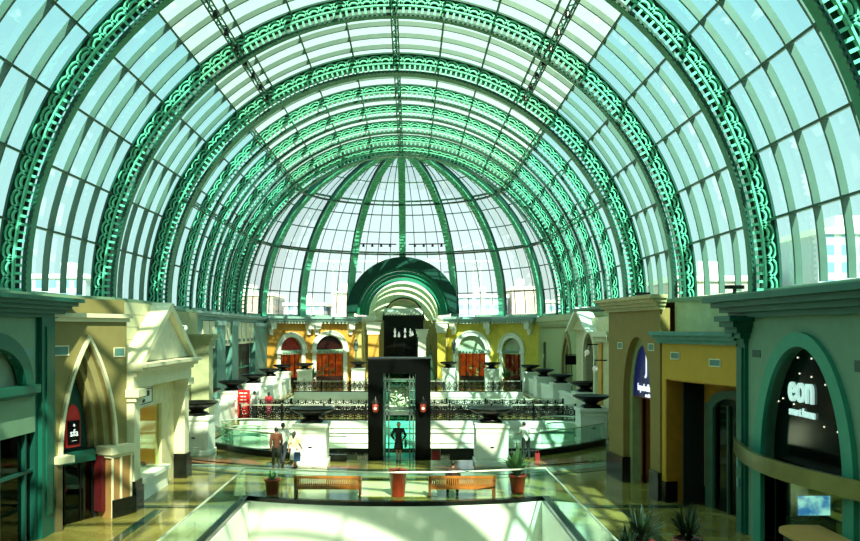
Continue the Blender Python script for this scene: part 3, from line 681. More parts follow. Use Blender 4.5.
# ------------------------------------------------------------------ people
def cap(m, a, b, ra, rb, n=10):
    a = Vector(a); b = Vector(b); m.tube([a+(b-a)*t for t in (0, .33, .66, 1)], [ra+(rb-ra)*t for t in (0, .33, .66, 1)], n); m.ell(a, ra, n, 6); m.ell(b, rb, n, 6)
def remesh(m, name, mt, parent, vox=.014, sm=3):
    o = m.build(name, mt, parent); r = o.modifiers.new('r', 'REMESH'); r.mode = 'VOXEL'; r.voxel_size = vox
    q = o.modifiers.new('s', 'SMOOTH'); q.factor = .5; q.iterations = sm
    dg = bpy.context.evaluated_depsgraph_get(); me = bpy.data.meshes.new_from_object(o.evaluated_get(dg)); o.modifiers.clear(); o.data = me
    for p in me.polygons: p.use_smooth = True
    if not me.materials: me.materials.append(mt)
    return o
def person(label, loc, rz, J=None, shirt='#888888', trousers='#222222', sleeve='long', skirt=None, hairlen=0, bag=None, sc=1.0, group=None, shoe='#15110F', hairc=HAIR):
    e = E('person', label, 'person', group, loc, rz); e.scale = (sc, sc, sc)
    P = dict(pel=(0, 0, .93), che=(0, 0, 1.27), nec=(0, 0, 1.45), hea=(0, .02, 1.6), shL=(-.18, 0, 1.4), elL=(-.24, -.02, 1.12), wrL=(-.25, .06, .87), shR=(.18, 0, 1.4), elR=(.24, -.02, 1.12), wrR=(.25, .06, .87),
             hiL=(-.09, 0, .9), knL=(-.1, .03, .5), anL=(-.1, -.02, .08), hiR=(.09, 0, .9), knR=(.1, .03, .5), anR=(.1, -.02, .08))
    if J: P.update(J)
    V = {k: Vector(v) for k, v in P.items()}; m = MB()
    cap(m, V['pel'], V['che'], .12, .135); cap(m, V['che'], V['nec'], .12, .055); cap(m, V['nec'], V['hea']-Vector((0, 0, .05)), .052, .05); cap(m, V['shL'], V['shR'], .06, .06)
    h = V['hea']; m.ell(h, (.076, .095, .115), 16, 12); m.ell(h+Vector((0, .03, -.06)), (.055, .06, .055), 12, 8)
    m.ell(h+Vector((0, .1, -.015)), (.014, .022, .024), 8, 6); m.ell(h+Vector((0, .085, -.06)), (.028, .012, .012), 8, 6)
    for s in (-1, 1): m.ell(h+Vector((.078*s, 0, -.01)), (.014, .025, .034), 8, 6)
    for s, t in ((-1, 'L'), (1, 'R')):
        cap(m, V['sh'+t], V['el'+t], .052, .042); cap(m, V['el'+t], V['wr'+t], .042, .028)
        d = (V['wr'+t]-V['el'+t]).normalized(); sd = Vector((0, 1, 0)) if abs(d.y) < .8 else Vector((1, 0, 0)); sd = (sd-d*sd.dot(d)).normalized(); pl = V['wr'+t]+d*.06; nb = d.cross(sd)
        cap(m, V['wr'+t], pl, .028, .034)
        for k, ln in enumerate((.062, .075, .07, .055)):
            b = pl+sd*(.027-.018*k)+d*.015; c = b+d*ln*.6; cap(m, b, c, .0095, .0085, 6); cap(m, c, c+d*ln*.35-nb*s*.015, .0085, .007, 6)
        b = pl-d*.02+sd*.03; cap(m, b, b+sd*.03+d*.035, .011, .009, 6)
        cap(m, V['hi'+t], V['kn'+t], .082, .056); cap(m, V['kn'+t], V['an'+t], .054, .036); cap(m, V['pel'], V['hi'+t], .11, .09)
        a = V['an'+t]; cap(m, a+Vector((0, -.02, -.035)), a+Vector((0, .13, -.045)), .04, .03)
    remesh(m, 'body', SKIN, e, .011, 2)
    sm = mat('cloth_'+shirt[1:], shirt, .8, 0, .1, 4); tm = mat('cloth_'+trousers[1:], trousers, .8, 0, .1, 4)
    m = MB(); cap(m, V['pel']+Vector((0, 0, .0)), V['che'], .135, .15); cap(m, V['che'], V['nec']-Vector((0, 0, .04)), .135, .075); cap(m, V['shL'], V['shR'], .075, .075)
    for t in 'LR':
        cap(m, V['sh'+t], V['el'+t] if sleeve != 'short' else V['sh'+t].lerp(V['el'+t], .75), .068, .058)
        if sleeve == 'long': cap(m, V['el'+t], V['el'+t].lerp(V['wr'+t], .95), .056, .042)
    remesh(m, 'jacket' if sleeve == 'long' else 'shirt', sm, e, .016)
    m = MB()
    if skirt:
        kz = .5*(V['knL'].z+V['knR'].z); m.lathe([(.13, 1.0), (.16, .9), (.19, .7), (.21, skirt), (.19, skirt), (.15, .7), (.11, 1.0)], 0, V['pel'].y, 20); m.build('skirt', tm, e, True)
    else:
        for t in 'LR': cap(m, V['pel'], V['hi'+t], .125, .105); cap(m, V['hi'+t], V['kn'+t], .1, .072); cap(m, V['kn'+t], V['an'+t]+Vector((0, 0, .04)), .07, .058)
        remesh(m, 'trousers', tm, e, .016)
    hm = MB(); hm.ell(h+Vector((0, -.018, .03)), (.086, .098, .105), 14, 10)
    if hairlen: cap(hm, h+Vector((0, -.06, 0)), h+Vector((0, -.09, -hairlen)), .075, .05)
    hm.build('hair', hairc, e, True)
    for t in 'LR': a = V['an'+t]; q = MB(); q.ell(a+Vector((0, .05, -.035)), (.05, .14, .045), 12, 8); q.build('shoe', mat('shoe', shoe, .5), e, True)
    if bag:
        bx, bc = bag; q = MB(); q.box(bx-.05, bx+.05, -.12, .16, .62, .92); q.tube([(bx, -.08, .92), (bx, 0, 1.1), (bx, .12, .92)], .012); b = q.build('handbag', mat('bag_'+bc[1:], bc, .5), None); tag(b, 'handbag carried by the %s' % label[:60], 'handbag'); b.location = loc; b.rotation_euler = (0, 0, rz); b.scale = (sc, sc, sc)
    return e
walk = dict(knL=(-.1, .2, .52), anL=(-.1, .22, .08), knR=(.1, -.05, .5), anR=(.1, -.32, .14), elL=(-.24, -.1, 1.12), wrL=(-.24, -.1, .87), elR=(.24, .08, 1.13), wrR=(.24, .24, .95))
person('person in a brown leather jacket and dark trousers walking, left of the white pedestal', (-4.75, 33.5, 0), RAD(15), walk, '#54290F', '#1C2418', sc=1.0)
person('person with black hair in a white shirt walking behind the brown jacket', (-4.6, 34.3, 0), RAD(-10), walk, '#AEB6AE', '#232A33', sc=1.06)
person('woman with long black hair in pale yellow top and white skirt beside the brown jacket', (-4.0, 33.5, 0), RAD(-25), walk, '#E6E0A0', '#DDE2E8', 'short', .42, .16, None, .9)
tag(MB().box(-.05, .2, -.08, .08, .25, .62).build('shopping_bag', mat('blue_denim_bag', '#26406B', .6)), 'blue bag carried beside the white skirt', 'bag').location = (-3.9, 33.2, .1)
lean = dict(che=(0, .12, 1.24), nec=(0, .22, 1.4), hea=(0, .3, 1.53), shL=(-.18, .2, 1.35), shR=(.18, .2, 1.35), elL=(-.26, .3, 1.12), wrL=(-.1, .45, 1.16), elR=(.26, .3, 1.12), wrR=(.1, .45, 1.16), knL=(-.12, .02, .5), anL=(-.14, -.05, .08), knR=(.12, .05, .5), anR=(.14, -.05, .08))
person('man in white shirt and dark trousers leaning on the glass balustrade right of the pedestal', (6.05, 35.9, 0), RAD(8), lean, '#E6EAD8', '#0C100E', 'short', sc=1.0)
tag(MB().box(-.1, .1, -.06, .06, 0, .32).tube([(-.06, 0, .32), (-.06, 0, .45), (.06, 0, .45), (.06, 0, .32)], .012).build('shopping_bag', mat('dull_red_paper', '#8E1A1A', .6)), 'red shopping bag on the floor by the man in the white shirt', 'bag').location = (6.5, 35.5, .0)
person('person in short black coat and black skirt standing in front of the lift', (AX-.05, 35.2, 0), RAD(180), dict(elL=(-.3, .0, 1.14), wrL=(-.2, .14, 1.0), elR=(.3, 0, 1.14), wrR=(.2, .14, 1.0), anL=(-.06, 0, .08), anR=(.06, 0, .08), knL=(-.07, .02, .5), knR=(.07, .02, .5)), '#121212', '#141414', 'long', .55, .06, (-.3, '#101010'), 1.02)
sit = dict(pel=(0, 0, .5), che=(0, .02, .86), nec=(0, .04, 1.04), hea=(0, .07, 1.19), shL=(-.18, .02, .99), shR=(.18, .02, .99), elL=(-.24, .06, .72), wrL=(-.16, .28, .6), elR=(.24, .06, .72), wrR=(.16, .28, .6), hiL=(-.1, .03, .5), hiR=(.1, .03, .5), knL=(-.16, .42, .5), knR=(.16, .42, .5), anL=(-.18, .42, .08), anR=(.18, .42, .08))
person('person with short black hair in dark clothes seated on the right bench, seen from behind', (2.35, 27.85, 0), 0, sit, '#3A2018', '#15151A', sc=.95)
person('person in a white shirt standing in the left gallery behind the bridge railing', (-9.3, 52.2, 0), RAD(-30), None, '#E4E8E0', '#3A3F45', sc=1.05)
person('person in a red shirt and pink scarf standing in the left gallery', (-8.4, 52.4, 0), RAD(20), None, '#B0303A', '#C06070', 'short', .3, .1, sc=1.0)

# ------------------------------------------------------------------ shop fronts, left side
VENT = mat('vent_grille', '#5F8C84', .5, 0, .1); 
def vent(e, M, u, z, w=.5, h=.2, v=0):
    q = MB(M); q.band([(u-w/2-.03, z-h/2-.03), (u+w/2+.03, z-h/2-.03), (u+w/2+.03, z+h/2+.03), (u-w/2-.03, z+h/2+.03), (u-w/2-.03, z-h/2-.03)], [(u-w/2, z-h/2), (u+w/2, z-h/2), (u+w/2, z+h/2), (u-w/2, z+h/2), (u-w/2, z-h/2)], v, v+.03); vf = q.build('vent_frame', CREAML, e)
    q = MB(M)
    for i in range(5): q.box(u-w/2, u+w/2, v, v+.02, z-h/2+h*i/5, z-h/2+h*(i+.8)/5)
    q.build('louvre', VENT, vf)
def dentils(m, u0, u1, z0, z1, v0, v1, k):
    for i in range(k): a = u0+(u1-u0)*i/k; m.box(a, a+(u1-u0)/k*.5, v0, v1, z0, z1)
def cornice(M, u0, u1, z0, z1, out, name, mt, e, steps=3, v=0):
    q = MB(M)
    for i in range(steps):
        o = out*(i+1)/steps; q.box(u0-o*.6, u1+o*.6, v-.1, v+o, z0+(z1-z0)*i/steps, z0+(z1-z0)*(i+1)/steps)
    return q.build(name, mt, e)
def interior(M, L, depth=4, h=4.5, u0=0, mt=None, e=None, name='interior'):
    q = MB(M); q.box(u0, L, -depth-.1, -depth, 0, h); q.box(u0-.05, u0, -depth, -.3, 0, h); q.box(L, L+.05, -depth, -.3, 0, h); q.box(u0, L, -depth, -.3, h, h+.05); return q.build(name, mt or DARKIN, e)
# teal shop at the left edge
P0, P1 = (-9.75, 14), (-9.45, 22.95); M, L = frame(P0, P1)
sh = E('shop', 'pale green shop front with teal arch and pilaster at the left edge', 'shop')
A = rarch(5.75, 1.75, 4.3, 1.25)
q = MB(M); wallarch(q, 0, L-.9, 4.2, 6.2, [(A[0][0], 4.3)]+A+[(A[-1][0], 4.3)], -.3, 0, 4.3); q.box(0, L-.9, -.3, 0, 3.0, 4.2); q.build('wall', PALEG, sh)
q = MB(M); archband(q, rarch(5.75, 1.95, 4.3, 1.45), rarch(5.75, 1.55, 4.3, 1.05), -.1, .15); q.build('arch_moulding', TEAL, sh)
q = MB(M); q.box(3.6, 7.95, -.1, .22, 4.1, 4.32); q.box(3.7, 7.85, -.1, .14, 4.0, 4.1); q.build('ledge', TEAL, sh)
q = MB(M); q.prism(A, -.25, -.2); q.build('arch_glass', mat('frosted_pane', '#8FA08A', .3), sh)
q = MB(M); q.box(L-.75, L, -.3, .12, 0, 6.2); q.box(L-.55, L-.2, .1, .16, .6, 5.9); q.build('pilaster', TEAL, sh)
q = MB(M); q.box(L-.9, L-.75, -.35, 0, 0, 6.2); q.build('reveal', TEALD, sh)
cornice(M, 0, L+.1, 6.15, 6.7, .75, 'cornice', TEAL, sh, 5)
q = MB(M); q.box(L-2.3, L-1.0, 0, .02, 5.05, 5.3); q.build('vent', VENT, sh)
q = MB(M); q.box(0, L-.9, -.18, -.15, 0, 3.0); q.build('window_glass', GL_DARK, sh)
q = MB(M)
for u in (4.7, 6.3, 7.6): q.box(u, u+.08, -.2, -.05, 0, 3.0)
q.box(0, L-.9, -.2, -.05, 1.9, 1.98); q.build('window_frame', TEALD, sh)
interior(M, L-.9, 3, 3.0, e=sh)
q = MB(M)
for i in range(14): u = 4.5+i*.25; q.box(u, u+.15, -1.2, -1.0, .6+.2*(i % 3), 1.4+.3*(i % 2))
q.build('stacked_goods', mat('teal_goods', '#1E5A4A', .5, 0, .4, 3), sh)
# cream gothic shop
P0, P1 = (-9.45, 22.97), (-8.2, 25.55); M, L = frame(P0, P1)
sh = E('shop', 'olive cream shop front with tall pointed gothic arch on the left', 'shop')
A = gothic(1.33, 1.0, 2.1, 3.4); B = gothic(1.33, .78, 2.1, 2.95); C = gothic(1.33, .62, 2.1, 2.6)
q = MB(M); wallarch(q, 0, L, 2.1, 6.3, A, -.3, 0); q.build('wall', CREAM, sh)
q = MB(M); archband(q, gothic(1.33, 1.1, 2.1, 3.55), A, -.05, .1); q.build('arch_moulding', CREAML, sh)
q = MB(M); archband(q, A, B, -.5, -.18); archband(q, B, C, -.7, -.42); q.build('stepped_reveal', mat('mid_olive_plaster', '#8E8657', .7), sh)  # even olive paint, slightly lighter than the cream wall
q = MB(M); q.prism(C, -.8, -.75); q.build('tympanum', TEALD, sh)
q = MB(M); q.box(-.02, .55, -.3, .32, 1.95, 2.15); q.box(1.9, L+.05, -.3, .35, 1.95, 2.2); q.box(1.95, L, -.3, .28, 1.85, 1.95); q.build('ledge', CREAML, sh)
q = MB(M); q.box(0, .22, -.3, .2, 0, 1.95); q.build('left_pier', mat('brown_stone', '#5F5638', .5), sh)
q = MB(M); q.box(2.0, L-.02, -.3, .24, 0, 1.85); q.build('right_pier', mat('tan_marble_panel', '#9B7546', .3, 0, .15, 2), sh)
q = MB(M)
for u in (2.0, 2.35, L-.1): q.box(u, u+.06, .24, .28, 0, 1.85)
q.build('pier_strip', CREAML, sh)
q = MB(M); q.box(1.84, 2.0, -.3, .0, .2, 1.9); q.build('red_panel', mat('deep_red_panel', '#4E0C10', .5), sh)
q = MB(M); q.box(2.0, L+.02, .28, .36, 0, .55); q.build('black_base', BLACKST, sh)
q = MB(M); q.box(.22, 1.8, -.35, -.2, 1.8, 2.15); q.build('transom', TEAL, sh)
q = MB(M); q.box(.22, 1.8, -.35, -.33, 0, 1.8); q.build('door_glass', GL_DARK, sh)
q = MB(M)
for u in (.22, .72, 1.3, 1.75): q.box(u, u+.04, -.38, -.3, 0, 1.8)
q.build('door_frame', IRON, sh)
interior(M, 1.9, 2.5, 2.1, .2, e=sh)
cornice(M, .0, L, 6.05, 6.3, .18, 'string_course', CREAML, sh, 2)
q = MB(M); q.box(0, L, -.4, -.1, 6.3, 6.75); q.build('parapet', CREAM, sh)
vent(sh, M, .32, 5.2, .5, .24); vent(sh, M, 2.55, 5.1, .4, .24)
sg = E('shop_sign', 'round-topped red and black shop sign reading sfa in the gothic arch', 'sign')
q = MB(M); q.band(rarch(.95, .27, 2.95, .62, 12), [(x, 2.3) for x, z in rarch(.95, .27, 2.95, .6, 12)], -.28, -.2); q.build('red_board', emis('sign_red', '#7E1512', .35), sg)
q = MB(M); q.box(.74, 1.16, -.2, -.17, 2.38, 3.1); q.build('black_plaque', BLACK, sg)
T = TXM(P0, P1, .95, -.16, 2.72); text('sfa', T, .3, emis('sign_white', '#E8F2EC', .9), 'lettering', sg, .01, .95)
T = TXM(P0, P1, .95, -.16, 2.97); text('a', T, .16, emis('sign_white', '#E8F2EC', .9), 'emblem', sg, .01)
T = TXM(P0, P1, .95, -.16, 2.5); text('------', T, .09, emis('sign_white', '#E8F2EC', .9), 'tagline', sg, .005)
random.seed(11)
e = E('lantern_display', 'cluster of glowing red paper lanterns in the gothic shop doorway', 'lanterns')
for i in range(9):
    q = MB(M); c = (random.uniform(.5, 1.2), -random.uniform(.6, 1.2), random.uniform(.7, 1.6)); q.ell(c, (.07, .07, .09), 10, 8)
    q.build('paper_lantern', emis('paper_red', '#C01028', 1.2), e, True)
q = MB(M); q.box(.6, .66, -1, -.94, 0, 1.7); q.box(1.0, 1.04, -.9, -.86, 0, 1.6); q.build('stand', IRON, e)
q = MB(M); q.ell((.7, -.7, .62), .08, 8, 6); tag(q.build('table_lamp', emis('amber', '#E0A060', 1.5)), 'small amber lamp low in the gothic shop doorway', 'lamp')
# pediment shop
P0, P1 = (-8.1, 25.6), (-8.1, 32.0); M, L = frame(P0, P1)
sh = E('shop', 'cream stone shop front with triangular pediment and lit display window', 'shop')
JW = jointmat('jointed_cream_stone', '#D3CFA6', .42, '#A7A37C')
q = MB(M); q.box(-.05, L, -1.2, -.45, 4.7, 6.75); q.box(L-.2, L, -5, -.45, 0, 6.75); q.build('upper_wall', JW, sh)
q = MB(M); q.prism([(.55, 4.75), (L+.5, 4.75), (L/2+.45, 6.65)], -.5, .05); q.build('pediment', mat('pediment_stone', '#CFCCB0', .6), sh)
q = MB(M); q.band([(.3, 4.7), (L/2+.45, 6.8), (L+.75, 4.7)], [(.75, 4.7), (L/2+.45, 6.5), (L+.3, 4.7)], -.5, .25); q.build('raking_cornice', CREAML, sh)
q = MB(M)
for i, (z0, z1, o) in enumerate([(3.9, 4.3, .12), (4.3, 4.45, .22), (4.45, 4.6, .4), (4.6, 4.72, .55)]): q.box(-.05, L+.3, -.6, o, z0, z1)
q.build('entablature', CREAML, sh)
for u in (.3, L-.35):
    q = MB(M); q.box(u-.28, u+.28, -.3, .12, .95, 3.5); q.build('column_shaft', CREAML, sh)
    q = MB(M); q.box(u-.36, u+.36, -.35, .22, 0, .75); q.box(u-.32, u+.32, -.33, .18, .75, .95); q.build('column_base', BLACKST, sh)
    q = MB(M); q.box(u-.34, u+.34, -.35, .2, 3.5, 3.65); q.box(u-.4, u+.4, -.4, .3, 3.65, 3.9); q.build('column_capital', CREAML, sh)
q = MB(M); q.box(.6, 1.1, -.5, -.3, 0, 3.9); q.box(4.2, L-.6, -.5, -.3, 0, 3.9); q.box(1.1, 4.2, -.5, -.3, 3.1, 3.9); q.box(1.1, 4.2, -.5, -.3, 0, .75); q.build('window_wall', mat('pale_sand_plaster', '#D8CFA0', .6), sh)
q = MB(M); q.box(1.0, 4.3, -.5, .0, .65, .8); q.box(1.0, 4.3, -.5, -.1, 0, .65); q.build('window_sill', WHITE, sh)
q = MB(M); q.box(1.1, 4.2, -1.3, -1.2, .75, 3.1); q.build('display_back', WARM, sh)
q = MB(M); q.box(1.08, 1.12, -1.2, -.5, .75, 3.1); q.box(4.18, 4.22, -1.2, -.5, .75, 3.1); q.box(2.62, 2.66, -1.2, -1.15, .75, 3.1); q.build('display_side', WARM, sh)
q = MB(M); q.box(1.1, 4.2, -.42, -.4, .8, 3.1); q.build('window_glass', glassmat('clear_shop_glass', '#EAF7E8', .06), sh)
sg = E('shop_sign', 'small white sign plate with dark bars of lettering above the lit window', 'sign')
q = MB(M); q.box(.75, 2.9, -.28, -.22, 3.2, 3.8); q.build('plate', WHITE, sg)
q = MB(M); q.band([(.8, 3.24), (2.85, 3.24), (2.85, 3.76), (.8, 3.76), (.8, 3.24)], [(.84, 3.27), (2.81, 3.27), (2.81, 3.73), (.84, 3.73), (.84, 3.27)], -.22, -.205); q.build('border', IRON, sg)
q = MB(M); q.box(1.3, 2.5, -.22, -.2, 3.5, 3.68); q.build('black_bar', BLACK, sg)
text('MIIMI', TXM(P0, P1, 1.9, -.19, 3.59), .17, emis('sign_white', '#E8F2EC', .9), 'lettering', sg, .005, 1.4)
q = MB(M); q.ell((1.9, -.2, 3.37), (.16, .02, .07), 12, 6); q.build('oval_mark', BLACK, sg)
random.seed(5)
for i in range(6):
    q = MB(M); u = 1.5+i*.42; hh = random.uniform(.08, .2); q.lathe([(.09, 0), (.12, hh*.5), (.06, hh)], 0, 0, 10, Matrix.Translation((u, -.8, .8)))
    tag(q.build('ornament', mat('orn%d' % (i % 3), ['#B8402A', '#E8E2D0', '#6A3A20'][i % 3], .4)), '%s ornament on the lit window shelf, number %s from the near side' % (['red', 'ivory', 'brown'][i % 3], ['one', 'two', 'three', 'four', 'five', 'six'][i]), 'ornament', 'window ornaments')
q = MB(M); q.tube([(1.35, -.7, .8), (1.35, -.7, 1.5)], .02); q.box(1.2, 1.5, -.75, -.65, 1.5, 2.2); tag(q.build('garment_stand', mat('wine_cloth', '#6A2A24', .7)), 'narrow wine red garment stand at the near side of the lit window', 'garment stand')
e = E('security_camera', 'small white dome camera on the right side of the pediment', 'camera'); q = MB(M); q.box(L-.05, L+.3, -.2, -.1, 5.95, 6.0); q.build('bracket', WHITE, e); q = MB(M); q.ell((L+.3, -.15, 5.88), .12, 10, 8); q.build('dome', WHITE, e)
# block between pediment shop and the gallery
o = MB(); o.box(-16.3, -10.3, 32.0, 42, 0, 6.7); st(o.build('wall_left_block', mat('olive_wall', '#A3A476', .7)))
column('cream green pier at the corner of the left gallery, behind the nearest pedestal', -9.8, 41.0, .9, 5.6, mat('cream_green_plaster', '#A9AE84', .6), 'gallery_pier', None, .5, mat('cream_green_plaster', '#A9AE84', .6))
# roofs of the shop rows
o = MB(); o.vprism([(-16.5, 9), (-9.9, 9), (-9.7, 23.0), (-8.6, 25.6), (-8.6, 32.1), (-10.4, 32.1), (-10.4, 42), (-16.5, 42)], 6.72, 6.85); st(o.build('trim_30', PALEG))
# left gallery wall
P0, P1 = (-13.3, 42), (-14.2, 83); M, L = frame(P0, P1)
q = MB(M); q.box(0, 13.5, -.4, 0, 0, 7.1); q.box(13.5, L, -.4, .0, 6.5, 7.15); q.box(13.5, 17.3, -3.5, -3.3, 0, 6.5); q.box(17.3, L, -3.5, -3.3, 0, 6.5); st(q.build('wall_left', TEALC))
sh = E('colonnade', 'blue-green pilasters and dark shop openings along the left gallery', 'colonnade')
for a, b in ((17.3, 20.3), (22.9, 25.6), (33.8, 41)):
    q = MB(M); q.box(a, b, -.3, .22, 0, 6.5); q.build('pilaster', TEALC, sh)
    q = MB(M); q.box(a-.08, b+.08, -.3, .3, 6.15, 6.5); q.box(a-.08, b+.08, -.3, .3, 0, .5); q.build('pilaster_trim', GREYT, sh)
for a, b, zz in ((13.5, 17.3, 4.45), (20.3, 22.9, 4.55), (25.6, 33.8, 4.6)):
    q = MB(M); q.box(a, b, -.3, .1, zz, 6.45); q.build('cream_panel', CREAML, sh)
    q = MB(M); k = max(2, int((b-a)/2))
    for i in range(1, k): u = a+(b-a)*i/k; q.box(u-.02, u+.02, .1, .12, zz, 6.45)
    for i in range(k): u = a+(b-a)*(i+.5)/k; q.box(u-.5, u+.5, .1, .13, zz+.2, zz+.45)
    q.build('panel_detail', mat('grey_grille', '#6C7A6A', .6), sh)
    q = MB(M); q.box(a, b, -.4, -.35, 0, zz); q.build('dark_window', mat('black_green_glass', '#060D0B', .4, spec=.2), sh)
    q = MB(M)
    for i in range(2): q.box(a+(b-a)*i/2, a+(b-a)*i/2+.06, -.35, -.32, 0, zz)
    q.box(a, b, -.35, -.3, 2.4, 2.5); q.build('window_bar', TEALG, sh)
q = MB(M); q.box(0, L, -.3, .35, 6.95, 7.12); q.box(0, L, -.3, .2, 6.8, 6.95); q.build('cornice', GREYT, sh)
# red stand
e = E('banner_stand', 'tall red stand with rows of white lettering in the left gallery', 'banner stand', loc=(-9.9+.2, 49.5, 0), rz=RAD(0))
e.location = (-9.95, 52.0, .0)
MB().box(-.38, .38, -.08, .08, .1, 1.9).build('board', mat('bright_red_board', '#E01818', .5, 0, .03, 2, 0, .25), e)
q = MB()
for i in range(7):
    z = .35+i*.22; a = .28-.05*(i % 3); q.box(-a, -.02, -.1, -.08, z, z+.07); q.box(.04, a-.04, -.1, -.08, z, z+.07)
q.build('lettering', WHITE, e); MB().box(-.4, .4, -.2, .2, 0, .1).build('foot', IRON, e)

# ------------------------------------------------------------------ rear arched shops
def rear(P0, P1, wallm, arches, label, glassm, dim, brk):
    M, L = frame(P0, P1); e = E('shop', label, 'shop')
    q = MB(M); us = sorted(arches); edges = [0]+[(us[i][0]+us[i+1][0])/2 for i in range(len(us)-1)]+[L]
    for i, (u, w) in enumerate(us): wallarch(q, edges[i], edges[i+1], 0, 6.5, [(u-w, 0)]+rarch(u, w, 3.6, w)+[(u+w, 0)], -.4, 0)
    q.build('wall', wallm, e)
    for u, w in us:
        q = MB(M); archband(q, rarch(u, w+.45, 3.6, w+.45), rarch(u, w, 3.6, w), -.3, .15); archband(q, rarch(u, w+.55, 3.6, w+.55), rarch(u, w+.42, 3.6, w+.42), -.1, .25); q.build('archivolt', WHITE, e)
        q = MB(M); q.box(u-w-.45, u-w, -.35, .12, 0, 3.3); q.box(u+w, u+w+.45, -.35, .12, 0, 3.3); q.build('jamb', WHITE, e)
        q = MB(M); q.box(u-w-.65, u-w+.05, -.35, .3, 3.3, 3.62); q.box(u+w-.05, u+w+.65, -.35, .3, 3.3, 3.62); q.build('impost', WHITE, e)
        q = MB(M); q.box(u-w, u+w, -.35, -.1, 3.2, 3.65)
        for k in range(8): q.lathe([(.02, -.12), (.13, -.05), (.13, .05), (.02, .12)], 0, 0, 8, Matrix.Translation((u-w+.2+(2*w-.4)*k/7, -.05, 3.45)))
        q.build('carved_transom', mat('verdigris_carving', '#9DB8A0', .6, 0, .3, 8), e)
        q = MB(M); q.prism(rarch(u, w, 3.6, w), -.36, -.32); q.build('fanlight', dim, e)
        q = MB(M); q.box(u-w-1.2, u+w+1.2, -2.2, -2.1, 0, 3.6); q.box(u-w-1.2, u-w-1.1, -2.1, -.4, 0, 3.6); q.box(u+w+1.1, u+w+1.2, -2.1, -.4, 0, 3.6); q.build('lit_interior', glassm, e)
        q = MB(M); q.box(u-w, u+w, -.34, -.3, 0, 3.2); q.build('window_glass', glassmat('clear_shop_glass', '#EAF7E8', .06), e)
        q = MB(M)
        for k in range(1, 4): q.box(u-w+2*w*k/4-.04, u-w+2*w*k/4+.04, -.3, -.2, 0, 3.2)
        q.box(u-w, u+w, -.3, -.2, 0, .7); q.build('door_frame', mat('dark_mahogany', '#2A0F0A', .4), e)
        q = MB(M); random.seed(int(u*100))
        for k in range(7): x = u-w+.2+random.random()*(2*w-.4); z = random.uniform(.6, 2.4); q.box(x-.18, x+.18, -1.6, -1.4, z-.2, z+.2)
        q.build('goods', mat('pale_goods', '#D8A07A', .6, 0, .3, 3), e)
    q = MB(M); q.box(-.2, L+.2, -.6, 1.15, 7.0, 7.25); q.box(-.1, L+.1, -.6, .95, 6.75, 7.0); q.box(0, L, -.4, .15, 6.5, 6.75); q.build('cornice', GREYT, e)
    q = MB(M); dentils(q, 0, L, 6.5, 6.75, .1, .8, int(L/.4)); q.build('dentil', mat('pale_dentil_paint', '#C9D6C6', .6), e)  # dentil blocks in pale grey-green, lighter than the cornice
    for u in brk:
        q = MB(M); q.prism([(u-.3, 5.9), (u+.3, 5.9), (u+.38, 6.75), (u-.38, 6.75)], 0, .75); q.prism([(u-.18, 5.3), (u+.18, 5.3), (u+.3, 5.9), (u-.3, 5.9)], 0, .3); q.build('bracket', WHITE, e)
    return M, L, e
rear((-14.2, 83), (-10, 87.5), ORANGE, [(3.4, 1.45)], 'orange rear shop front with one white arch, far left of the apse', REDIN, REDDK, [.6, 5.7])
rear((-10, 87.5), (-5.1, 90), ORANGE, [(2.2, 1.6)], 'orange rear shop front with one white arch, next to the porch on the left', REDIN, mat('dark_red_fanlight', '#2A0A08', .3), [.6, 4.6])
MILK = mat('reflecting_fanlight', '#A8B898', .2, 0, .3, .6)
rear((5.1, 90), (10.4, 87.6), LEMON, [(2.9, 1.6)], 'yellow rear shop front with one white arch, next to the porch on the right', REDIN, MILK, [.8, 4.8])
rear((10.4, 87.6), (14.2, 83), LEMON, [(2.2, 1.35)], 'yellow rear shop front with one white arch, far right of the apse', REDDK, MILK, [4.9])
st(MB().box(-5.6, -4.6, 89.9, 99, 0, 7.2).box(4.9, 5.7, 90.1, 99, 0, 7.2).build('wall_back', mat('ochre_cream_plaster', '#B7A860', .7)))  # one even ochre cream paint on both flank walls
for x0, x1 in ((-6.1, -3.0), (3.6, 6.1)):
    q = MB(); q.box(x0, x1, 89.0, 90.2, 7.0, 7.3); q.box(x0+.15, x1-.15, 89.2, 90.2, 6.75, 7.0); st(q.build('trim_%d' % (31 if x0 < 0 else 32), WHITE))
for x, t in ((-5.0, 'left'), (5.6, 'right')):
    e = E('street_lamp', 'slim dark lamp post on a white base at the %s corner of the porch' % t, 'lamp post', 'porch lamp posts', (x, 86.5, 0))
    MB().lathe([(.3, 0), (.3, 1.2), (.12, 1.4), (.09, 3.5), (.2, 3.6), (.25, 4.3), (.08, 4.8)], 0, 0, 12).build('post', mat('grey_iron', '#5E6F68', .5), e)
    MB().box(-.35, .35, -.35, .35, 0, .8).build('base', WHITE, e)

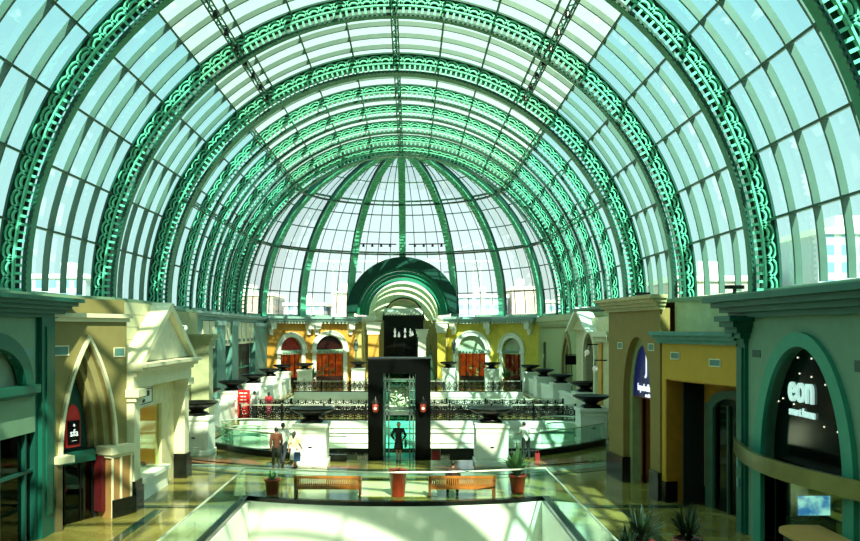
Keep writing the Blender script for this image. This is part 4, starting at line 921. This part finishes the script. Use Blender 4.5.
# ------------------------------------------------------------------ right side
# gallery wall
P0, P1 = (14.2, 83), (13.3, 42); M, L = frame(P0, P1)
OLG = mat('sage_plaster', '#97A672', .7, 0, .05)
q = MB(M); A = gothic(16.9, 2.3, 2.6, 3.1)
wallarch(q, 11, 22, 0, 7.0, [(A[0][0], 0)]+A+[(A[-1][0], 0)], -.4, 0)
for a, b in ((0, 3.2), (5.2, 11), (22, 41)): q.box(a, b, -.4, 0, 0, 7.0)
q.box(3.2, 5.2, -.4, 0, 4.6, 7.0); q.box(3.2, 5.2, -.8, -.5, 0, 4.6)
st(q.build('wall_right', OLG))
e = E('gothic_doorway', 'stepped pointed doorway in the sage green wall of the right gallery', 'doorway')
for i in range(3):
    a, b = gothic(16.9, 2.35-.4*i, 2.6, 3.15-.5*i), gothic(16.9, 1.9-.4*i, 2.6, 2.6-.5*i)
    q = MB(M); archband(q, a, b, -.5-.2*i, .12-.2*i, 0); q.build('arch_step', [CREAM, mat('mid_olive_plaster', '#8E8657', .7), OLG][i], e)
q = MB(M); q.prism([(A[0][0], 0)]+A+[(A[-1][0], 0)], -1.1, -1.0); q.build('dark_door', DARKIN, e)
for u in (4.2, 22.3, 23.8):
    q = MB(M); q.prism([(u-.45, .8)]+rarch(u, .45, 4.0, .6)+[(u+.45, .8)], .0, .05); w_ = q.build('window_%d' % int(u), DARKIN); st(w_)
q = MB(M); q.box(0, 24, -.3, .35, 6.6, 7.1); q.box(0, 24, -.3, .15, 6.3, 6.6); st(q.build('trim_33', mat('sage_cornice', '#A8B283', .6)))
q = MB(M); dentils(q, 2, 22, 5.95, 6.1, 0, .1, 16); st(q.build('trim_34', mat('mid_olive_plaster', '#8E8657', .7)))
e = E('wall_sign', 'small black hanging sign between the arches of the right gallery', 'sign'); q = MB(M); q.box(22.9, 23.0, .05, 1.2, 3.2, 3.9); q.build('board', BLACK, e); q = MB(M); q.box(22.9, 23.0, 0, 1.2, 3.95, 4.0); q.build('arm', IRON, e)
# gabled shop
P0, P1 = (12.7, 57.0), (12.5, 45.5); M, L = frame(P0, P1)
sh = E('shop', 'cream shop front with white gable and tall round arch in the right gallery', 'shop')
A = rarch(5.0, 1.6, 4.1, 1.5)
q = MB(M); wallarch(q, 0, L, 0, 6.6, [(A[0][0], 0)]+A+[(A[-1][0], 0)], -.4, 0); q.build('wall', mat('pale_cream_plaster', '#C9C295', .6), sh)
q = MB(M); q.prism([(-.3, 5.8), (3.2, 7.2), (6.7, 5.8)], -.3, .3); q.build('gable', mat('pale_cream_plaster', '#C9C295', .6), sh)
q = MB(M); q.band([(-.6, 5.7), (3.2, 7.35), (7.0, 5.7)], [(-.2, 5.7), (3.2, 7.1), (6.6, 5.7)], -.3, .7); q.build('gable_cornice', WHITE, sh)
q = MB(M); archband(q, rarch(5.0, 2.0, 4.1, 1.9), A, -.3, .2, 0); q.build('archivolt', CREAML, sh)
q = MB(M); q.prism([(A[0][0], 0)]+A+[(A[-1][0], 0)], -1.0, -.9); q.build('dark_door', DARKIN, sh)
q = MB(M); q.box(7.2, L, -.2, .5, 5.4, 5.7); dentils(q, 7.2, L, 5.1, 5.4, 0, .4, 8); q.build('cornice', CREAML, sh)
q = MB(M); q.box(7.6, 8.5, 0, .1, 0, 5.0); q.build('pilaster', ORANGE, sh)
e = E('globe_lamp', 'white globe lamps on a bracket beside the gabled shop', 'lamp'); q = MB(M); q.ell((7.2, .7, 4.4), .16, 12, 8); q.ell((9.5, .7, 3.5), .16, 12, 8); q.build('globe', emis('globe_white', '#D0D2C0', .3), e, True); q = MB(M); q.tube([(7.2, 0, 4.9), (7.2, .7, 4.9), (7.2, .7, 4.6)], .04); q.tube([(9.5, 0, 4), (9.5, .7, 4), (9.5, .7, 3.7)], .04); q.build('bracket', IRON, e)
# navy arch shop
P0, P1 = (8.85, 32.2), (9.35, 27.2); M, L = frame(P0, P1)
sh = E('shop', 'ochre shop front with tall arch around a navy blue sign on the right', 'shop')
A = rarch(2.9, 1.3, 3.2, 2.35); B = rarch(2.9, 1.02, 3.2, 2.05)
q = MB(M); wallarch(q, 0, L, 0, 6.55, [(A[0][0], 0)]+A+[(A[-1][0], 0)], -.35, 0); q.box(0, .3, -5, -.3, 0, 6.55); q.build('wall', OCHRE, sh)
q = MB(M); archband(q, A, B, -.6, -.25, 0); q.build('arch_reveal', mat('reveal_olive', '#8C9468', .6), sh)
q = MB(M); q.box(-.06, 1.7, -.3, .08, 0, .95); q.box(4.3, L+.06, -.3, .1, 0, .95); q.build('black_base', BLACKST, sh)
cornice(M, -.1, L+.1, 6.5, 7.0, .5, 'cornice', mat('tan_cornice', '#B5A878', .6), sh, 4)
vent(sh, M, 1.3, 5.2, .45, .2); vent(sh, M, 4.3, 5.2, .45, .2)
q = MB(M); q.box(1.75, 1.83, -.8, -.7, 0, 3.2); q.box(3.3, 3.36, -.8, -.7, 0, 3.2); q.build('window_frame', IRON, sh)
q = MB(M); q.box(1.8, 4.0, -.76, -.74, 0, 3.2); q.build('window_glass', glassmat('clear_shop_glass', '#EAF7E8', .06), sh)
interior(M, 5.0, 5, 3.3, .3, mat('cafe_wall', '#8A5228', .6, 0, .15, 1, 0, .18), sh, 'cafe_wall')
q = MB(M); q.box(2.0, 5, -4.9, -4.85, .9, 2.1); q.build('lit_panel', WARM, sh)
sg = E('shop_sign', 'navy blue arched shop sign with a white J and lapabella studio lettering', 'sign')
q = MB(M); q.prism([(B[0][0], 3.3)]+[(x, z) for x, z in B if z > 3.3]+[(B[-1][0], 3.3)], -.36, -.3); q.build('navy_board', mat('navy_enamel', '#0C1260', .3, 0, .3, 1.5, 0, .25), sg)
SW = emis('sign_white2', '#F0F4FF', 1.0)
text('J', TXM(P0, P1, 3.15, -.28, 4.55), .95, SW, 'emblem', sg, .01, .75)
text('lapabella', TXM(P0, P1, 2.95, -.28, 3.68), .36, SW, 'lettering', sg, .01, 1.0, off=.008)
text('studio', TXM(P0, P1, 3.3, -.28, 3.42), .2, SW, 'tagline', sg, .01)
def cafe_table(x, y, t):
    e = E('cafe_table', t, 'table', 'cafe tables', (x, y, 0)); MB().lathe([(.38, .72), (.4, .74), (.38, .76)], 0, 0, 16).build('table_top', WHITE, e); MB().lathe([(.25, 0), (.04, .05), (.04, .72)], 0, 0, 12).build('base', STEEL, e)
cafe_table(10.9, 30.0, 'round white cafe table nearer the window of the navy sign shop'); cafe_table(11.7, 31.2, 'round white cafe table deeper inside the navy sign shop')
person('person in black seated in the cafe under the navy sign', (11.35, 30.5, 0), RAD(160), sit, '#101010', '#15151A', sc=1)
person('person in a white top seated in the cafe under the navy sign', (10.55, 29.3, 0), RAD(30), sit, '#D8DCE6', '#B7BCC8', sc=.95)
for x, y, c in ((11.35, 30.5, 'black'), (10.55, 29.3, 'white top')):
    e = E('cafe_chair', 'dark cafe chair under the person in %s' % c, 'chair', 'cafe chairs', (x, y, 0)); MB().box(-.2, .2, -.2, .22, .38, .42).build('seat', IRON, e)
    for a in (-.18, .15):
        for b in (-.18, .18): MB().box(a, a+.03, b, b+.03, 0, .38).build('leg', IRON, e)
# yellow shop
P0, P1 = (9.4, 27.15), (10.42, 23.3); M, L = frame(P0, P1)
sh = E('shop', 'yellow shop front with recessed dark green doorway on the right', 'shop')
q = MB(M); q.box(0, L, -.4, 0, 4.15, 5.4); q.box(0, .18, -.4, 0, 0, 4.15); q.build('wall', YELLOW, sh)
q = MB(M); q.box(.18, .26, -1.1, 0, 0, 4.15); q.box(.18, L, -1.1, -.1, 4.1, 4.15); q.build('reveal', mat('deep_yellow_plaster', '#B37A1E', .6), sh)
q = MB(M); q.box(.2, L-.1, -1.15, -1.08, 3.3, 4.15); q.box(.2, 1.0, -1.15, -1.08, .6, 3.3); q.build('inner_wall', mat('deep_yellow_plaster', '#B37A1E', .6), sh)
q = MB(M); A = rarch(2.55, .95, 3.3, .35); q.band([(1.1, 0), (1.1, 3.4)]+[(x, z+.2) for x, z in rarch(2.55, 1.2, 3.3, .4)]+[(3.95, 3.4), (3.95, 0)], [(1.5, 0), (1.5, 3.3)]+A+[(3.6, 3.3), (3.6, 0)], -1.05, -.9); q.box(2.2, 2.26, -1.0, -.92, 0, 3.4); q.build('door_frame', mat('grey_green_frame', '#3C5A48', .5), sh)
q = MB(M); q.box(1.4, 3.7, -1.02, -1.0, 0, 3.6); q.build('door_glass', GL_DARK, sh)
q = MB(M); q.box(-.02, .3, -.4, .06, 0, .7); q.build('black_base', BLACKST, sh)
cornice(M, -.1, L-.05, 5.35, 5.75, .35, 'cornice', mat('teal_grey_cornice', '#4F8476', .5), sh, 3)
q = MB(M); q.box(0, L, -.8, -.5, 5.4, 6.9); q.build('attic_wall', mat('pale_sage_plaster', '#A9B98E', .7), sh)
vent(sh, M, .8, 4.95, .45, .18); vent(sh, M, 2.9, 4.8, .5, .18)
interior(M, L-.1, 4, 4.1, .8, e=sh)
random.seed(2)
e = E('glowing_shelf', 'shelf of small glowing goods behind the dark doorway of the yellow shop', 'shelf')
q = MB(M)
for z in (.9, 1.6, 2.3, 2.9): q.box(1.5, 3.6, -3.6, -3.2, z, z+.04)
q.build('board', IRON, e)
for i in range(10):
    q = MB(M); u = random.uniform(1.6, 3.5); z = random.choice([.94, 1.64, 2.34]); q.box(u, u+.14, -3.4, -3.25, z, z+.2); q.build('goods', emis('g%d' % (i % 3), ['#A02830', '#B89A50', '#B0B8A8'][i % 3], .35), e)
# eon shop
P0, P1 = (10.45, 23.25), (10.45, 12.0); M, L = frame(P0, P1)
sh = E('shop', 'pale green shop front with big teal arch and black glass on the right edge', 'shop')
uc = 23.25-19.6; A = rarch(uc, 2.05, 2.3, 3.1, 28); B = rarch(uc, 2.5, 2.3, 3.45, 28)
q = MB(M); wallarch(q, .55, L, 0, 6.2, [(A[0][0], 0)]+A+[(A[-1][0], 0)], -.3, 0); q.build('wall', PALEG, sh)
q = MB(M); archband(q, B, A, -.3, .12, 0); q.build('arch_moulding', TEALG, sh)
q = MB(M); q.prism([(A[0][0], 2.2)]+A+[(A[-1][0], 2.2)], -.3, -.25); q.build('black_glass', mat('black_sign_glass', '#060A09', .12, 0, .3), sh)
q = MB(M); q.box(uc-2.05, uc+2.05, -.29, -.27, 0, 2.2); q.build('window_glass', glassmat('clear_shop_glass', '#EAF7E8', .06), sh)
q = MB(M)
for a, b, o in ((0, .55, .1), (.1, .45, .16)): q.box(a, b, -.3, o, 0, 5.5 if o < .15 else 5.3)
for i in range(5): q.box(-.04*i-.02, .57+.1*i, -.3, .14+.14*i, 5.4+.16*i, 5.56+.16*i)
q.build('pilaster', TEAL, sh)
cornice(M, -.25, L, 6.15, 6.75, .85, 'cornice', TEAL, sh, 4)
q = MB(M); q.box(.85, 1.35, 0, .02, 5.05, 5.25); q.box(uc+2.35, uc+3.8, 0, .02, 4.9, 5.15); q.build('vent', mat('dark_vent', '#2F5244', .6), sh)
q = MB(M)
for z in (1.9, 1.3): q.box(.2, .34, .16, .2, z, z+.26)
q.build('wall_plate', VENT, sh)
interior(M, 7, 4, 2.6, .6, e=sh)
sg = E('shop_sign', 'white illuminated lettering reading eon smart home on black arched glass', 'sign')
SI = emis('sign_ice', '#BFE3DC', .75)
text('eon', TXM(P0, P1, uc-.5, -.22, 4.3), 1.02, SI, 'lettering', sg, .03, .85, off=.012)
text('smart home', TXM(P0, P1, uc-.45, -.22, 3.72), .3, SI, 'tagline', sg, .02, .9, off=.006)
e = E('spotlight_row', 'tiny white ceiling lights shining behind the black arch glass', 'ceiling lights')
for i, (u, z) in enumerate([(-1.5, 4.6), (-.7, 5.1), (0, 5.1), (.7, 5.05), (-1.75, 3.9), (-1.5, 4.0), (-.9, 3.9), (-.3, 3.75), (.1, 3.65), (.6, 3.5), (1.2, 3.45), (1.6, 3.4), (0, 4.65), (-.6, 4.7), (.65, 4.5)]):
    q = MB(M); q.ell((uc+u, -.235, z), (.022, .015, .022), 6, 4); q.build('light', emis('pin_light', '#E8E8C8', 2), e)
sg = E('curved_canopy', 'curved olive metal canopy band across the right edge shop', 'canopy')
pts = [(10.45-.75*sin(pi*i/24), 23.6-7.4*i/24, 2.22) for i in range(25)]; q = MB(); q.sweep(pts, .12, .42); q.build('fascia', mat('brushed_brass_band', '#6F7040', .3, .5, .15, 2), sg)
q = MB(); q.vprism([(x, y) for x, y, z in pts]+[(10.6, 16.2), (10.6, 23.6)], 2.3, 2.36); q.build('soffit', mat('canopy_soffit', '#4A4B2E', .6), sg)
tv = E('television', 'lit blue television standing inside the right edge shop', 'television', loc=(11.35, 20.8, 0))
bz = MB().box(-.45, .45, 0, .06, .95, 1.52).build('bezel', BLACK, tv)
sc_m = emis('screen_blue', '#2F9CD8', 1.3); nt = sc_m.node_tree; nz = nt.nodes.new('ShaderNodeTexNoise'); nz.inputs['Scale'].default_value = 2.5; rp = nt.nodes.new('ShaderNodeValToRGB'); tcn = nt.nodes.new('ShaderNodeTexCoord'); nt.links.new(tcn.outputs['Object'], nz.inputs['Vector'])
rp.color_ramp.elements[0].position = .42; rp.color_ramp.elements[0].color = srgb('#1E6FC0'); rp.color_ramp.elements[1].position = .62; rp.color_ramp.elements[1].color = srgb('#A8E8F4'); nt.links.new(nz.outputs[0], rp.inputs[0]); nt.links.new(rp.outputs[0], nt.nodes['Principled BSDF'].inputs['Emission Color']); nt.links.new(rp.outputs[0], nt.nodes['Principled BSDF'].inputs['Base Color'])
MB().box(-.42, .42, -.01, 0, .98, 1.49).build('screen', sc_m, bz); MB().box(-.15, .15, -.05, .15, .85, .95).build('foot', BLACK, tv); MB().box(-.5, .5, -.1, .5, 0, .85).build('cabinet', DARKIN, tv)
q = MB(); q.box(-.6, .6, 0, .5, .0, 1.05); ob = tag(q.build('display_plinth', mat('tan_plinth', '#9A8A50', .5)), 'tan display plinth right of the lit television', 'plinth'); ob.location = (12.0, 19.3, 0)
ct = E('counter', 'tan counter with rounded end at the bottom right corner', 'counter')
q = MB(); q.vprism([(9.15+.5-.5*cos(a), 17.9+.5*sin(a)) for a in [pi*i/12 for i in range(7)]]+[(10.25, 18.4), (10.25, 13), (9.15, 13)], 1.24, 1.32); q.build('counter_top', mat('tan_laminate', '#C79A5A', .35, 0, .06), ct)
q = MB(); q.box(9.3, 10.2, 13.1, 18.1, 0, 1.24); q.build('body', mat('dark_counter_body', '#2B2A1C', .5), ct)
o = MB(); o.vprism([(16.5, 9), (10.5, 9), (10.5, 23.3), (9.9, 27.15), (9.3, 32.2), (9.3, 42), (16.5, 42)], 6.76, 6.88); st(o.build('trim_35', PALEG))
st(MB().box(13.0, 16.3, 41.5, 42, 0, 6.76).box(9.15, 13.4, 32.5, 32.8, 0, 6.76).build('wall_right_block', mat('olive_wall', '#A3A476', .7)))
for x, y, a, t in ((10.0, 31.5, .5, 'top of the navy sign shop'), (11.6, 26.5, .3, 'roof of the yellow shop')):
    e = E('floodlight', 'small black floodlight on the '+t, 'floodlight', 'roof floodlights', (x, y, 6.88+.16), a); MB().box(-.3, .3, -.12, .12, .12, .24).build('housing', BLACK, e); MB().box(-.04, .04, -.04, .04, -.16, .12).build('stand', IRON, e)

# outer shell
SH = mat('plain_shell', '#8F9478', .8)
st(MB().box(-16.6, -16.3, -8, 100, -5.4, 7.2).build('wall_outer_left', SH)); st(MB().box(16.3, 16.6, -8, 100, -5.4, 7.2).build('wall_outer_right', SH))
st(MB().box(-17, 17, -8.3, -8, -5.6, 24).build('wall_behind', SH)); pass
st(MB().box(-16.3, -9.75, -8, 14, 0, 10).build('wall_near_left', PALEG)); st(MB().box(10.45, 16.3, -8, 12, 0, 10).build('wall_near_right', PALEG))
st(MB().box(-9.7, 10.4, -8, 3, 3.9, 4.15).build('floor_upper', MARBLE))

# ------------------------------------------------------------------ outside
def winmat(name, c, w, s):
    m = bpy.data.materials.new(name); m.use_nodes = True; nt = m.node_tree; n = nt.nodes; b = n['Principled BSDF']; tc = n.new('ShaderNodeTexCoord'); br = n.new('ShaderNodeTexBrick'); br.offset = 0
    mp = n.new('ShaderNodeMapping'); mp.inputs['Rotation'].default_value = (pi/2, 0, 0); nt.links.new(tc.outputs['Object'], mp.inputs[0]); nt.links.new(mp.outputs[0], br.inputs['Vector'])
    br.inputs['Scale'].default_value = 1; br.inputs['Brick Width'].default_value = s; br.inputs['Row Height'].default_value = s; br.inputs['Mortar Size'].default_value = s*.22
    br.inputs['Color1'].default_value = srgb(w); br.inputs['Color2'].default_value = srgb(w); br.inputs['Mortar'].default_value = srgb(c); nt.links.new(br.outputs['Color'], b.inputs['Base Color']); return m
WM = winmat('white_block_facade', '#A9B0B4', '#6F92AC', 2.4); PM = winmat('pinkish_facade', '#B5A297', '#9A9090', 3)
def bld(label, x0, x1, y, d, h, m, g='distant buildings'):
    e = E('building', label, 'building', g, ((x0+x1)/2, y, -6)); w = (x1-x0)/2
    MB().box(-w, w, 0, d, 0, h+6).build('wall', m, e); MB().box(-w-.4, w+.4, -.4, d+.4, h+6, h+6.8).build('roof_edge', WHITE, e)
    MB().box(-w*.3, w*.2, d*.3, d*.6, h+6.8, h+9.3).build('rooftop_unit', WHITE, e)
bld('white tower block with a grid of windows outside the right glazing', 57, 72, 110, 18, 19, WM)
bld('low pinkish building outside the right glazing, left of the white block', 40, 54, 118, 14, 13, PM)
bld('white block outside the lower left glazing', -70, -60, 150, 14, 15.5, WM)
for i, (x0, x1, h, t) in enumerate([(-52, -36, 15, 'far left of the dome'), (-34, -23, 12.5, 'left of the dome centre'), (-21, -14, 16, 'just left of the porch'), (14, 27, 14.5, 'just right of the porch'), (29, 36, 17, 'right of the dome centre'), (38, 56, 13.5, 'far right of the dome')]):
    bld('pale pinkish low building beyond the dome glass, '+t, x0, x1, 215+6*(i % 3), 20, h, PM if i % 2 == 0 else WM)
def crane(label, x, y, h, jib):
    e = E('tower_crane', label, 'crane', 'construction cranes', (x, y, -6)); m = MB()
    for a in (-.8, .8):
        for b in (-.8, .8): m.tube([(a, b, 0), (a, b, h)], .12, 4)
    k = int(h/2)
    for i in range(k): z = i*2; s = 1 if i % 2 else -1; m.tube([(-.8*s, -.8, z), (.8*s, -.8, z+2)], .08, 4); m.tube([(-.8*s, .8, z), (.8*s, .8, z+2)], .08, 4)
    m.build('mast', mat('crane_grey', '#9AA8A6', .6), e); m = MB(); m.tube([(-jib*.3, 0, h), (jib, 0, h)], .25, 4); m.tube([(-jib*.3, 0, h), (0, 0, h+4), (jib*.8, 0, h)], .1, 4); m.build('jib', mat('crane_grey', '#9AA8A6', .6), e)
crane('grey lattice crane mast seen through the dome left of the porch', -14.2, 165, 26, 12)
crane('grey lattice crane mast seen through the dome right of the porch', 14.6, 165, 26, -12)

# ------------------------------------------------------------------ light
sd = bpy.data.lights.new('sun', 'SUN'); sd.energy = 15.0; sd.angle = RAD(.55); sd.color = (1, .96, .8)
so = bpy.data.objects.new('sun', sd); COL.objects.link(so); so.rotation_euler = Vector((-.2, .7, -.68)).to_track_quat('-Z', 'Y').to_euler()
w = bpy.data.worlds.new('sky'); S.world = w; w.use_nodes = True; nt = w.node_tree; n = nt.nodes; bg = n['Background']
tc = n.new('ShaderNodeTexCoord'); sp = n.new('ShaderNodeSeparateXYZ'); rp = n.new('ShaderNodeValToRGB'); nt.links.new(tc.outputs['Generated'], sp.inputs[0]); nt.links.new(sp.outputs['Z'], rp.inputs[0])
e0 = rp.color_ramp.elements; e0[0].position = 0; e0[0].color = srgb('#F6F4EE'); e0[1].position = .9; e0[1].color = srgb('#BFEFF5')
x = rp.color_ramp.elements.new(.12); x.color = srgb('#EAF6F5'); x = rp.color_ramp.elements.new(.4); x.color = srgb('#BCEBF3')
nt.links.new(rp.outputs[0], bg.inputs['Color']); bg.inputs['Strength'].default_value = 1.2
